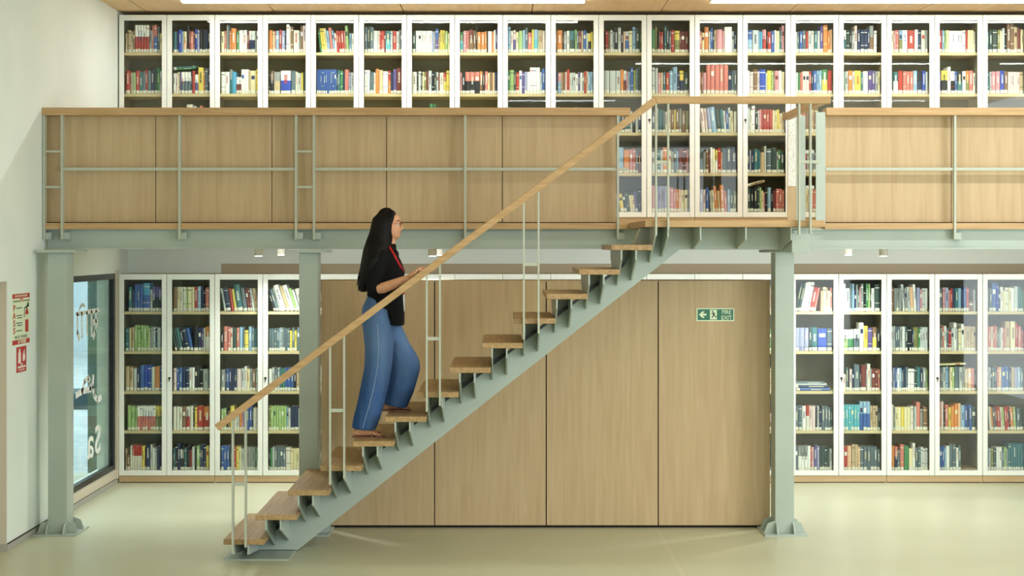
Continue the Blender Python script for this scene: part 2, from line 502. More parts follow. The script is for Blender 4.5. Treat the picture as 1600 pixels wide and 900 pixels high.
# top edge follows the slope
pts[-2] = (TX + 13 * GO - 0.1, line_z(TX + 13 * GO - 0.1) - 0.235)
x06 = TX + ((0.06 + 0.235) / RISE - 1) * GO
pts[-1:] = [(x06, 0.06), (up0 + 0.03, 0.06)]
st.prism(pts, 'y', SY0, SY1)
st.build('stringer', M['steel'], stair, 0.003)
ch = MB()
cx0, cx1 = x06 + 0.02, TX + 13 * GO - 0.1
ch.prism([(cx0, line_z(cx0) - 0.235), (cx1, line_z(cx1) - 0.235), (cx1, line_z(cx1) - 0.213), (cx0, line_z(cx0) - 0.213)], 'y', SY0 + 0.004, SY0 + 0.028)
ch.build('gap_shade_strip', M['black_frame'], stair)  # dark bar added to stand for the shaded gap above the stringer
MB().box(TX - 0.02, TX + 0.42, 10.78, 11.58, 0, 0.008).build('base_plate', M['steel'], stair)
def fin(xx, zt, drop, full=True):
    """cantilever bracket: a butterfly plate across the stringer under a tread"""
    c = (SY0 + SY1) / 2
    zb = zt - drop
    hb = 0.05
    p = [(S0, zt), (S0, zt - 0.065), (SY0 - 0.02, max(zb, 0.013)), (SY1 + 0.02, max(zb, 0.013)), (S0 + TL - 0.02, zt - 0.065), (S0 + TL - 0.02, zt)]
    MB().prism(p, 'x', xx - 0.005, xx + 0.005).build('bracket', M['steel'], stair)
for n in range(1, 14):
    x0 = TX + (n - 1) * GO
    z1 = n * RISE
    MB().box(x0, x0 + TW, S0, S0 + TL, z1 - 0.036, z1).build('tread', M['oak_tread'], stair, 0.003)
    fin(x0 + 0.068, z1 - 0.036, 0.245)
    fin(x0 + 0.165, z1 - 0.036, 0.21)
    MB().box(x0 + 0.074, x0 + 0.159, SY0 + 0.03, SY1 - 0.03, z1 - 0.24, z1 - 0.036).build('tread_support', M['seam_dark'] if False else M['steel'], stair)
# landing
lx0, lx1 = X(1008, S0), X(1289, S0)
MB().box(lx0, lx1, S0, EDGE + 0.02, MEZ - 0.045, MEZ).build('landing_board', M['oak_solid'], stair, 0.003)
for px_, dr_ in ((1024, 0.24), (1044, 0.2)):
    fin(X(px_, S0), MEZ - 0.045, dr_)
for px_ in (1095, 1166, 1237):
    xx = X(px_, S0)
    p = [(S0 + 0.01, MEZ - 0.046), (S0 + 0.01, MEZ - 0.13), (SY0 - 0.02, zb_land + 0.004), (SY1 + 0.02, zb_land + 0.004), (EDGE, zb_land + 0.02), (EDGE, MEZ - 0.046)]
    MB().prism(p, 'x', xx - 0.005, xx + 0.005).build('bracket', M['steel'], stair)
cb = MB()
cb.box(X(1240, S0), X(1268, S0), S0 + 0.06, EDGE, 2.075, MEZ - 0.085)
cb.box(X(1240, S0), X(1268, S0), S0 + 0.06, EDGE, MEZ - 0.06, MEZ - 0.046)
cb.build('cross_beam', M['steel'], stair, 0.002)
# handrail: sloping bar, level bar, return bar
HY0, HY1 = 10.605, 10.655
HC = (HY0 + HY1) / 2
def hp(px, py): return (X(px, HC), Z(py, HC))
a1, a2 = hp(339, 668), hp(1024, 156.5)
th = 0.023
dv = (Vector(a2) - Vector(a1)).normalized(); nv = Vector((-dv.y, dv.x)) * th
tl = a2[1] + 0.024; bl = a2[1] - 0.024
# mitre where the slope meets the level run
kx_t = a2[0] + (tl - (a2[1] + nv.y)) / dv.y * dv.x + nv.x
kx_b = a2[0] + (bl - (a2[1] - nv.y)) / dv.y * dv.x - nv.x
MB().prism([(a1[0] - nv.x, a1[1] - nv.y), (kx_b, bl), (kx_t, tl), (a1[0] + nv.x, a1[1] + nv.y)], 'y', HY0, HY1).build('handrail', M['oak_solid'], stair, 0.005)
xe = X(1297, HC)
MB().prism([(kx_b, bl), (xe, bl), (xe, tl), (kx_t, tl)], 'y', HY0, HY1).build('handrail', M['oak_solid'], stair, 0.005)
MB().box(X(1286, HC) - 0.028, X(1286, HC) + 0.028, HY1, EDGE + 0.02, bl, tl).build('handrail', M['oak_solid'], stair, 0.005)
# posts: pairs of thin flat bars with one short link
def rail_z(xx):
    if xx > kx_b: return bl
    return a1[1] + (xx - a1[0]) * dv.y / dv.x - th / dv.x
PB = M['bar']
for (pa, pb, ylink, ybot) in ((364, 384, 756, 864), (516, 538, 641, 757), (667, 687.5, 529, 643), (818.5, 841.5, 413, 530), (1025, 1044, 253.5, 368)):
    xa, xb = X(pa, HC), X(pb, HC)
    pp = MB()
    for i, xx in enumerate((xa, xb)):
        zb = Z(ybot, HC) + (0.04 if i else 0)
        pp.box(xx - 0.006, xx + 0.006, HY0 + 0.005, HY0 + 0.045, zb, rail_z(xx) + 0.004)
    z = Z(ylink, HC)
    pp.box(xa, xb, HY0 + 0.01, HY0 + 0.04, z - 0.011, z + 0.011)
    pp.build('baluster', PB, stair)
# right end of the landing
pp = MB()
for px_ in (1248.5, 1266):
    xx = X(px_, HC)
    pp.box(xx - 0.006, xx + 0.006, HY0 + 0.005, HY0 + 0.045, Z(366, HC), bl + 0.004)
z = Z(253, HC)
pp.box(X(1249, HC), X(1280, HC), HY0 + 0.01, HY0 + 0.04, z - 0.010, z + 0.010)
pp.build('baluster', PB, stair)
for pa, pb in ((1244.5, 1258.5), (1275, 1289.5)):
    Yp = 11.62 if pa < 1260 else 11.30
    MB().box(X(pa, Yp), X(pb, Yp), Yp, Yp + 0.012, MEZ - 0.02, bl - 0.0).build('flat_post', M['steel'], stair)
for zy in (237, 292.5):
    z = Z(zy, 11.62)
    MB().box(X(1258, 11.62), X(1272, 11.62), 11.62, 11.64, z - 0.012, z + 0.012).build('link_bar', PB, stair)
# narrow oak end panel with a sheet of paper
ep = empty('end_panel', (X(1238, 12.2), 12.2, MEZ), 'narrow oak end panel behind the landing posts, under a pinned white sheet', 'panel')
MB().box(X(1231, 12.2), X(1245, 12.2), 12.2, 12.22, MEZ, Z(176, 12.2)).build('board', M['oak'], ep)
M['paper'] = noisy('marked_paper', (214, 216, 208), (232, 232, 226), nscale=60, rough=0.8, lo=0.42, hi=0.5)
tag(MB().box(X(1231.5, 12.19), X(1244, 12.19), 12.194, 12.199, Z(291, 12.19), Z(178, 12.19)).build('paper_sheet', M['paper'], None, 0, (X(1238, 12.19), 12.196, Z(291, 12.19))),
    'long white printed sheet pinned to the narrow oak end panel', 'paper')

# ------------------------------------------------------------------ bookcases
BY = 14.30             # door front plane
UW = 0.858             # width of a two-door unit
UX0 = 2.577 - 7 * UW   # left edge of the first unit
KPX = 174.1            # picture pixels per metre at the spines
def bookcase(x0, z0, ztop, zbases, plinth_z, label, group):
    """two-door glazed bookcase; zbases are the heights of the shelves' top faces"""
    r = empty('bookcase', (x0 + UW / 2, BY + 0.2, z0), label, 'bookcase', group)
    t = 0.018
    x1 = x0 + UW
    yb0, yb1 = BY + 0.022, BACK - 0.03
    c = MB()
    c.box(x0 + 0.001, x0 + t, yb0, yb1, plinth_z, ztop)
    c.box(x1 - t, x1 - 0.001, yb0, yb1, plinth_z, ztop)
    c.box(x0 + t, x1 - t, yb0, yb1, ztop - t, ztop)
    c.box(x0 + t, x1 - t, yb1 - 0.012, yb1, plinth_z, ztop - t, 1)
    c.build('carcass', [M['carcass'], M['case_back']], r)
    MB().box(x0 + 0.002, x1 - 0.002, BY + 0.006, yb1, z0 + 0.008, plinth_z).build('plinth', M['oak_h'], r)
    MB().box(x0 + 0.01, x1 - 0.01, BY + 0.02, yb1, z0, z0 + 0.008).build('foot_strip', M['seam_dark'], r)
    for zb in zbases:
        MB().box(x0 + t, x1 - t, BY + 0.035, yb1 - 0.012, zb - 0.026, zb).build('shelf', M['shelf'], r)
    dz0, dz1 = plinth_z + 0.002, ztop - 0.001
    for k in (0, 1):
        a = x0 + k * UW / 2 + 0.002; b = a + UW / 2 - 0.004
        sw, rt, rb = 0.043, 0.05, 0.046
        d = MB()
        d.box(a, a + sw, BY, BY + 0.02, dz0, dz1)
        d.box(b - sw, b, BY, BY + 0.02, dz0, dz1)
        d.box(a + sw, b - sw, BY, BY + 0.02, dz1 - rt, dz1)
        d.box(a + sw, b - sw, BY, BY + 0.02, dz0, dz0 + rb)
        do = d.build('door', M['white_metal'], r, 0.0025)
        MB().box(a + sw, b - sw, BY + 0.009, BY + 0.013, dz0 + rb, dz1 - rt).build('glass_pane', M['glass'], do)
        if k == 1:
            zl = dz0 + 0.87
            lk_ = MB()
            lk_.cyl((a + 0.022, BY, zl), (a + 0.022, BY - 0.008, zl), 0.011, 0.010, 16)
            lk_.box(a + 0.019, a + 0.025, BY - 0.014, BY - 0.006, zl - 0.03, zl - 0.004)
            lk_.build('lock', M['lock'], do)
    return r
LZ = [1.531, 1.176, 0.818, 0.464, 0.106]
UZ = [3.852, 3.483, 3.134, 2.772, 2.424]
proto_u = bookcase(UX0, MEZ, 4.185, UZ, 2.372, 'x', 'glazed bookcases on the mezzanine')
proto_l = bookcase(UX0, 0.0, 1.868, LZ, 0.064, 'x', 'glazed bookcases on the ground floor')
for i in range(10):
    for proto, up in ((proto_u, True), (proto_l, False)):
        o = proto if i == 0 else copy_tree(proto)
        o.location.x = UX0 + (i + 0.5) * UW
        if up:
            o['label'] = 'white glass-door bookcase on the mezzanine, ' + ORD[i + 1] + ' from the left wall'
        elif i < 2:
            o['label'] = ['white glass-door bookcase on the ground floor, next to the window',
                          'white glass-door bookcase on the ground floor, left of the middle grey column'][i]
        elif i < 7:
            o['label'] = 'white bookcase hidden behind the wood partition, only its top showing, ' + ORD[i - 1] + ' from left'
        else:
            o['label'] = 'white glass-door bookcase on the ground floor, ' + ORD[i - 6] + ' to the right of the stairs'

# ------------------------------------------------------------------ books
PAL = {
 'K': ((34, 38, 46), 'black'), 'N': ((38, 54, 96), 'navy'), 'B': ((56, 98, 182), 'blue'), 'b': ((138, 178, 214), 'light blue'),
 'C': ((64, 158, 204), 'azure'), 'T': ((52, 116, 126), 'teal'), 'G': ((62, 138, 84), 'green'), 'g': ((158, 192, 112), 'light green'),
 'D': ((54, 76, 72), 'dark green'), 'O': ((136, 136, 70), 'olive'), 'Y': ((234, 204, 70), 'yellow'), 'y': ((234, 220, 168), 'cream'),
 'A': ((232, 132, 58), 'orange'), 'a': ((238, 184, 140), 'peach'), 'R': ((200, 56, 48), 'red'), 'r': ((222, 118, 106), 'salmon'),
 'M': ((128, 52, 50), 'maroon'), 'P': ((224, 146, 156), 'pink'), 'p': ((234, 206, 202), 'pale pink'), 'V': ((98, 80, 152), 'violet'),
 'v': ((158, 160, 202), 'lavender'), 'H': ((138, 98, 68), 'brown'), 'h': ((200, 170, 128), 'tan'), 'W': ((242, 240, 234), 'white'),
 'w': ((224, 218, 202), 'off-white'), 'S': ((146, 150, 148), 'grey'), 's': ((196, 202, 202), 'pale grey'), 'E': ((94, 112, 124), 'slate'),
 'L': ((196, 214, 66), 'lime'), 'U': ((44, 78, 200), 'cobalt'), 'Q': ((84, 184, 200), 'turquoise'),
}
KEYS = list(PAL)
def dull(c):
    g = 0.3 * c[0] + 0.55 * c[1] + 0.15 * c[2]
    return tuple(0.80 * q + 0.20 * g + 4 for q in c)
BOOKM = [mat('cover_' + v[1].replace(' ', '_'), dull(v[0]), 0.42, 0, 0.35) for v in PAL.values()]
PAGES, STICK = len(BOOKM), len(BOOKM) + 1
BOOKM += [mat('page_edges', (226, 214, 186), 0.8), mat('paper_sticker', (232, 228, 214), 0.7)]
IDX = {k: i for i, k in enumerate(KEYS)}

# every shelf, left to right: colour [+second colour] width [hHEIGHT] [xREPEAT] [<LEAN or >LEAN], _N is an empty gap (picture pixels)
SH = {
('U', 1): '''h3h30 h7h35 y3 H3 W+R4.6h43x5 S5h35 r3h42 r+B6h43 E4h40 y5h30
T6h33 N3h33 U6h36 b2h33 y+a6h33 K4h42 M2h36 r6h33 M2h33 U4h37 v4h35 K5h36x2 N4h36 K5h36
y5h33 r3h34 S3h43 E2h40 A2h34 A8h38 G4h33 W6h35x2 M3h34 W+N3h34x3 S2h34 W3h34
A6h35 y3h33 r2h34 b5h34 R4h36 v5h34 N2h33 W5h44 w2h40 H4h40 w9h35 S2h33 H4h42 p5h42
_6 G3h34<6 Y4h38<6 Y3h38<6 y3h38<6 b4h34<5 r5h39<5 b3h35<5 W3h30<4 R4h34<4x2 R5h34<4 r2h34<3 g5h42<3 b4h30 W4h30
E5h40 D4h41 E6h40 s7h34 w3h34 R3h34 R+r5h34 M2 T+Q8h34 s4h34 R6h34 W4h33 S3h36 E2
D6h33 W4.5h34x6 v4h33 S2 B+V5h37 h3h30 Y4h35x2 g5h34 y3h30
G+Q5h32 P5h34 r4h34 M+H7h36 H4h34 K2h42 A6h32x2 A3h33 K2 W6h33 A3h33 W3h35 V3h36
b4h40 w4h34 p+V4h35 y4h32 g6h34 b4h35 E4h39 r6h31 Y3h36 b+Q6h36 y2 h5h35 p4h34
H2h34 A9h35 K2h33 S5h33 W4h34 T+D9h34 g3h36 E3h33 M4h34 h3h34 B5h35 s3h30 Y+K5h30 Y3h33
K3h33 R4h34 H4h33 s4h35 S3h33 K6h38 s5h39 K4h33 a3h33 s+B6h33 y6h34 b5h40 D7h38 G2
G5h36 O4h40 K3h33 R2h33 R4h32 K2 T3h42 K4h39 E3h33 R5h35 Y+O8h34 M2h33 M6h33x2
r4h33 y4h31 A7h40 W2 B4h38 N2 h4h35 P9h36 P3h34 W12h40 s3 N4h32
B+b8h35 s9h35 b2 C4h33 P+R6h36 K2 R5h32 B5h34 W3h35 y5h34 T3 P4h42
s4h32 E3h33 B5h33 E5h35 R4h33 s5h34 w4h34 T5h34 s4h34 V5h41 A7h43 A4h34 a3h36
W+T5h35 D5h35 K3h33 S4h33 p4h42 N5h36x3 N3h36 S+H6h42 W4h34 _5
y5h34 P3h34 r5h35 b+O5h35 W8h35 R11h35 W5h36 N5h35 w6h35 S4h35
R6h35 b4h35 g3h34 y4h35 W4.5h34x5 W5h35 R3h35 y5h35x2 w3
T5h32 D6h35 D8h36 O4h35 y4h34 s4h38 K4h33 H6h44x2 h6h40 M5h38 y5h36
R5h34 B6h36 W5h35x3 N4h36 G5h34 y6h33 S5h36''',
('U', 2): '''R8h36 h3h33 s2 g4h33 R6h36 T5h34 E5h35 R3h38 E6h36 N5h37 D5h41 G4h40 s5h35
W4h32 p3 y3h34 V2h34 W+E5h34x3 K2 R4h36 W+V5h30 Y8h41 A2 E5h40 N4h38
W7h34x2 S+T4h38 C7h34 W+M4h26x2 W6h38x2 h3 y9h36 Y4h38
K2h33 H+K5h36 S+h9h34 W+U15h36 E6h36 w3 s5h32 Y3h33 D4h33
B3h38x10 B4h38 N2 T4h37 G5h36 N3 r7h38 v4h33 s5h33
W4h37x2 E6h34 w3h33 A5h39 a6h37 W8h35 R+A4h36 N4h33 V5h38 M8h40
w7h34 K2 s4h35 K2 y3h34 O3h34 M3 s5h36 K4h34 D3h34 s3 M2 w6h33 R+Y4h33 Y5h36
P3h33 K5h33 r+K7.5h34x3 A+H5h35 K3 r5h35 y3 H4h34 a4h33 N4h33
G3h36 g6h37 D3 R5h33 W4h36 V4h34 v4h34 W4h34 W5h41x3 s3 B5h39
N4 P+b6h33 h3 H5h33 p3 R5h38 w3 s4h33x2 W5h31 V4h34 W4h33 S3 R4h35 a3 b5h34x2
s10h36x2 s8h36 A5h38 W+M4h36 P3h35 b4h34 B5h41 L3h36 E5h38 D4h41
s5h41 s4h40 P4h33 a3h33 T4h34 R5h33 b5h36 b6h42 N3 Y+N6h36 D7h33
r3h33 H3 P5h33 r6h45 r7h45x4 N5h36 E4h36x2
W4h36 p5h34 H6h38 p3h35 U9h38 s2 Y6h36 g3 H2 P6h36 W4h36 y4h34
s5h33 G3h33 r4h33 p5h35x2 R3h35 N3h36 B5h36 b4h36x2 G+Y9h38 R7h36
G3h33 s5h35 A6h36 s3 Y9h36 T3h33 W7h35 V5h36x2 S4h35 y3
D4h33 T+W7h34 R7h36 r5h35x3 b6h36 K+N7h34 U5h36 s3
V4h35 Y+K10h36 W5h42 W+K6h35 B3 K+T8h35 W5h35 A+O5h36 r6h36 w4
T6h34 s3 P7h35x2 U7h36 H6 p5h34x4 h6h34
W5h34 R6h36x2 N5h35 s5h36 Y4h34 B6h36x2 E6h33 w5h34''',
('U', 3): '''-
_17 w8h44 _1 s4h41 _4 r4h42 _10
-
-
-
-
_25 G5h45 _1 G3h44 _20
-
-
-
S6 y6 h5 K6h34 T4 N5h33 E4 T5 s3 K5 s4 N4
E6h33 S4h38 T5h36 E4h34 w3 h5h36 H4 Y2h36 H5 S3h38 H6 O4
_4 p6h38<6 p4h38<6 v5h38<6 b8h40<6 D6h36<5 T5h36<4 W3h34<4 B4h34<3 s3h39<3 y4h34<3 w4h33
s5h38 w3h35 W5h42 K5h30 W2 P3h36 R3h36 R5h36x3 y3 y4h34 Y4h36 y5h30 h3''',
('U', 4): '''-
-
-
-
-
-
-
-
-
-
A5 H6 G5 B5 b9h40 A9h36 P5h37 r4h38 E4h36 M4
s5h33 W3 T5h34 s4 A7h40 y5h35 S4 E4h38 b3 M6h38x2 r3h36
D6h37 S4 H4h38 M3 W3h40 y4h38 Y+W4h36 R5h39 A2 D6h38 K8h42x2
N4h36 s2 N4h36 T6h38 T3 h6h32 s3h42 E7h38 D8h40 s2 G3h36 D6''',
('U', 5): '''-
-
-
-
-
-
-
-
-
-
E6 K6 h6 S5 _3 Y6h28<8 K4h30<8 D5h30<8 y4h26<6x2 V4h32<6 K4
P6h41 v5h40x4 P5h38x2 r4h36 A5h35 a4h35 y5h34x2 O2
v6h35 p4h35 B5h38 s3h33<4 y4h34<4 A4h40<4 h5h33<3 A6h42<3 r4h33<3 b4h35 D5h32 O5h33
D6h37 K5h36 K6h38 D4h40 g3h38 y3h33 P3h30 K4 b6h38 K3 M5h33 r5h36x2 r4''',
('L', 1): '''_5 T6h38 N4 B4.5h42x3 C+B12h44 s4h34 V+K5h38x3 s2
H6h38 y4h38 w5h38x2 g2 y7h38 y4h38 R5h38 b5h39 N4h39 K3 r6h37 s2
_5 s3h36<10 N7h37<8 R4h36<8 Y4h35<8 T9h42<8 E6h37<8 M4h36<8 M3h36<8 s3h36<8 h5h36<6
_8 K4h33<18 E4h35<18 S4h38<18 W8h42<18 h6h41<18 W7h42<18 g5h37<18 s4h35<18 w8h36<16''',
('L', 2): '''T6h36 y4h36 h5h37 g5h40x4 g4h39 y2 S5h37 s4h37 N3 s6h36 K3
_3 D4h36<12 D4h36<12 T6h36<12 K4h36<12 N7h36<12 B5h36<12 K7h38 N5h36 V4h36 w3h36 A+W8h38
K4h30 r7h38 r5h37 w3 D6h36 r5h36 b5h37 E3 Y7h32 b5h38 E4h36 T7h35
E4.5h35x4 b2h36 S4h36 E4h35x3 Y4h32 E4h36 Y4h32 E8h36 T8''',
('L', 3): '''h6h38 h5h37 s5h35 N4 B6h40 U5h40x2 w5h37 A7h38 B4h37
p5h35 B4h36x2 N5h37x2 W4h36x2 K4h38x3 s2 s5h34 E4
S6h33 N2 B4h34 N4h35x3 p6h34 s5h35 W3h38 y5h34 S4 H5h33 s4
W5h34 s4 E5h34 s3h36 T5h35 G3 B5h36x3 K4h34 h6h34 p5 E5''',
('L', 4): '''_3 g5h39 g6h38 g4 W+r3.9h38x7 Y+O5.5h38x2
w5h37x2 w4h36 H6h37 w+R6h37 w5h38 K2 Y4h36 R10h38 A+R11h37
g5h33 g4h34 K3 H4h30 Y7h38 w4 s5h33 A4 P3h34 B5h37x3 K2 w6h35 s3
O3h38 g4h38x6 b3 w3 N6h37x2 s3 E4 w5''',
('L', 5): '''h2 H6h25 W3h38 R+w4h39x4 Y5h38 K2 N6h40 s4h40 W4h35 s3 N5h38x2
T4 K4h41 N5h41 W+K3 K4h39 T4 K5 M3h30 R2 s5h36 K3 g6h38 E2 N5h40x2 Y5h38 y3
B5h38x3 K2 E4h36 R6h37 Y5h37 y4h36 s5 S4h36x5 G3 s3
K2 G3h34 s3h36 E4h37x4 w7h35 y4h34x5 h2''',
('R', 1): '''D5h44>11 D5h44>11 W4h46>11 W6h46>11x2 R8h38>11 r4h37>11 _9 h4 y6h38 h3h37 w4 r4h37
W5h43 s7h36 E4h43 b3h43 N3 S3h42 E3 P2h38 S4h43 K4 G4h43 g3h43 K2 W5h36 D9h42
H5h38 S4h36x3 _2 s4h42<4 S4h36<4 s4h38<4 a5h38<3 W4h42<3 v5h37 P3 s5h36 W4h36
E7h36 P4h37 v6h37 r3 R3h36 N4h36 T5h36 b5h36 N4 B4h37 R4h37 H8h16 s3
E5h36x2 B7h44 U3h44 N3 W5h38 y3 w6h37 y4h37 W5h36 s6h39 T5h38 G4
W5h36 N5h36x2 E5h38 R4h36 y5h35 s6h37x2 B6h38 w5h36 D6h38''',
('R', 2): '''v6h36 v7h36 v6h36 D4h37 T+T8h37 U13h35 E7h35
W+g8h33 W+G8h33 s+E9h34 W6h44 Y6h39 V7h36 H+Y6h37 K5
s6h38 s3h39 E4h38x2 S4h38 s6h38 D4h38 K4h37x2 N3 O3h37x3 G3 s4 s5h37x2
W3 S4h36 r3h38 W4h39 E4 R5h32 s4 W5h44 S3 y5h35 W5h42 h4h38x5
s3 r6h38 w3h38 r4h39x2 E3 S4 W4h36 r4h36 h9h46 y9h46 R5h43 r6h38 R4
r5h36x3 w5h36 S6h36 E5h37 N5h36x2 Y4h34 G6h36 s5h36''',
('R', 3): '''-
w5h26 E4h37 K2 p4h34 N3 E9h41 K2 M8h40 S2 w5h42 S2 M5h34x2 r3
E4h36 v4h36 B4h36 W4h35 b4h36 E3 N4h37 E4h37 W5h34 W6h34 D5h36 T6h37 N4 S6h36 g3
R3h33 E4h37 s4h37 b4h38 E2 y4h37 g3h37 E7h38 s5h37 S3h38 h5h34 a5h35 r4h35 K2
N4h37 s4h37 K2 E4h37 N4h36 r3h36 a5h37 B6h38x2 N4h36 h5h37 v5h36 b5h37 E5
E5h36 s5h36x3 N6h36 W5h36 T5h37 h6h36x2 M5h36''',
('R', 4): '''E6h38x2 W6h38 R+w5h39 p5h38x2 K3 s3h38 N4 E5h38x2 E4h36 D3
Q4.3h40x6 b+B5.3h45x3 h4h38x3 D3
w5h40 E2 y5h36x2 Y5h36 y5h36x2 w4h38 S2 s3h37 r6h44 S4 H8h36
r4h43 p4h45 K2 r5h40 Y4h36 A5h38 A5h41 a4h42 b6h39 B4h38 N2 B4h40 D6h37
D4h38 _2 w5h37<4 A3h36<4 E3h36<4 M4h38<4 R6h37<4 p3h36<4 g4h36<4 R4h37<4x2 K2h36<4 A6h36<4 g4h36<3 E6 D6
D5h36x3 w5h36 R4h37 A5h36 N6h36 s6h36x2 E5h37''',
('R', 5): '''E5h38 S+W5h38x3 W5h38 R2 p3 V5h38 v4h38 D4h36x4 s4
y2 R5h37 a6h38 h5h40x2 a3 E5h37x5 E4
w2 A4h38 r+N5h37 E4 r6h40 G7h38 y6h34 W4h42 E4x2 s4h36 w3 s4
s3 B4h37x2 b3 W6h38 E6h40x2 W4h35 E5h38 _26
E5h36 s4 O4h36 D5 W5h36x2 E4 g4h36 S3 T4.5h42x6
T5h42x6 S5h36 E6h38 G5h36''',
}
TOK = re.compile(r'^([A-Za-z])(?:\+([A-Za-z]))?(\d+(?:\.\d+)?)(?:h(\d+))?(?:x(\d+))?(?:([<>])(\d+))?(?:x(\d+))?$')
RNG = random.Random(21)
CONTRAST = {'W': 'NRKB', 'w': 'NRHM', 'y': 'HRNM', 'p': 'MNR', 's': 'NKM', 'S': 'WKN', 'b': 'NW', 'a': 'MW', 'Y': 'KNR', 'g': 'DW', 'h': 'KM', 'v': 'NW', 'P': 'MW', 'L': 'K'}

def book_mesh(mb, w, h, d, c1, c2, rng, T, plain=False):
    """a closed book standing on its lower edge: spine towards -Y, w wide, h high, d deep; T places it"""
    ct = min(0.003, w * 0.16)
    bow = min(0.0065, w * 0.28)
    nseg = 4
    outer = [(-w / 2, d)] + [(-w / 2 + w * i / nseg, -bow * math.sin(PI * i / nseg)) for i in range(nseg + 1)] + [(w / 2, d)]
    inner = [(w / 2 - ct, d), (w / 2 - ct, ct), (-w / 2 + ct, ct), (-w / 2 + ct, d)]
    i1, i2 = IDX[c1], IDX[c2 or c1]
    def put(v, f, m): mb.add([T @ Vector(p) for p in v], f, m)
    cuts = [0, h] if not c2 else [0, h * 0.58, h]
    for k in range(len(cuts) - 1):
        za, zb = cuts[k], cuts[k + 1]
        mm = i2 if (c2 and k == 0) else i1
        n = len(outer)
        v = [(p[0], p[1], za) for p in outer] + [(p[0], p[1], zb) for p in outer]
        put(v, [(i, i + 1, i + 1 + n, i + n) for i in range(n - 1)], mm)
    n, q = len(outer), len(inner)
    for zz, m_ in ((0, i2), (h, i1)):
        v = [(p[0], p[1], zz) for p in outer + inner]
        put(v, [list(range(n + q))], m_)
    zi = h - 0.004
    v = [(-w / 2 + ct, ct, 0.004), (w / 2 - ct, ct, 0.004), (w / 2 - ct, d - 0.004, 0.004), (-w / 2 + ct, d - 0.004, 0.004),
         (-w / 2 + ct, ct, zi), (w / 2 - ct, ct, zi), (w / 2 - ct, d - 0.004, zi), (-w / 2 + ct, d - 0.004, zi)]
    put(v, [(0, 3, 2, 1), (4, 5, 6, 7), (2, 3, 7, 6)], PAGES)
    put([(-w / 2 + ct, ct, 0.004), (-w / 2 + ct, d, 0.004), (-w / 2 + ct, d, zi), (-w / 2 + ct, ct, zi)], [(0, 1, 2, 3)], i1)
    put([(w / 2 - ct, ct, 0.004), (w / 2 - ct, d, 0.004), (w / 2 - ct, d, zi), (w / 2 - ct, ct, zi)], [(0, 3, 2, 1)], i1)
    def patch(za, zb, f, m):
        pts = [(-w / 2 * f + w * f * i / nseg, -bow * math.sin(PI * (0.5 + (i / nseg - 0.5) * f)) - 0.0006) for i in range(nseg + 1)]
        v = [(p[0], p[1], za) for p in pts] + [(p[0], p[1], zb) for p in pts]
        put(v, [(i, i + 1, i + 2 + nseg, i + 1 + nseg) for i in range(nseg)], m)
    if not plain:
        if rng.random() < 0.9: patch(0.004, 0.004 + rng.uniform(0.022, 0.030), 0.97, STICK)
        ck = IDX[rng.choice(CONTRAST.get(c1, 'WWwy'))]
        r = rng.random()
        if r < 0.45:
            z = h * rng.uniform(0.40, 0.5); zz = h * rng.uniform(0.72, 0.88)
            k = z
            while k < zz:                       # title running down the spine
                l = rng.uniform(0.004, 0.012)
                patch(k, min(k + l, zz), 0.34, ck); k += l + 0.004
        elif r < 0.62:
            patch(h * 0.86, h * 0.89, 0.98, ck); patch(h * 0.30, h * 0.32, 0.98, ck)
        elif r < 0.72:
            patch(h * 0.62, h * 0.78, 0.7, ck)

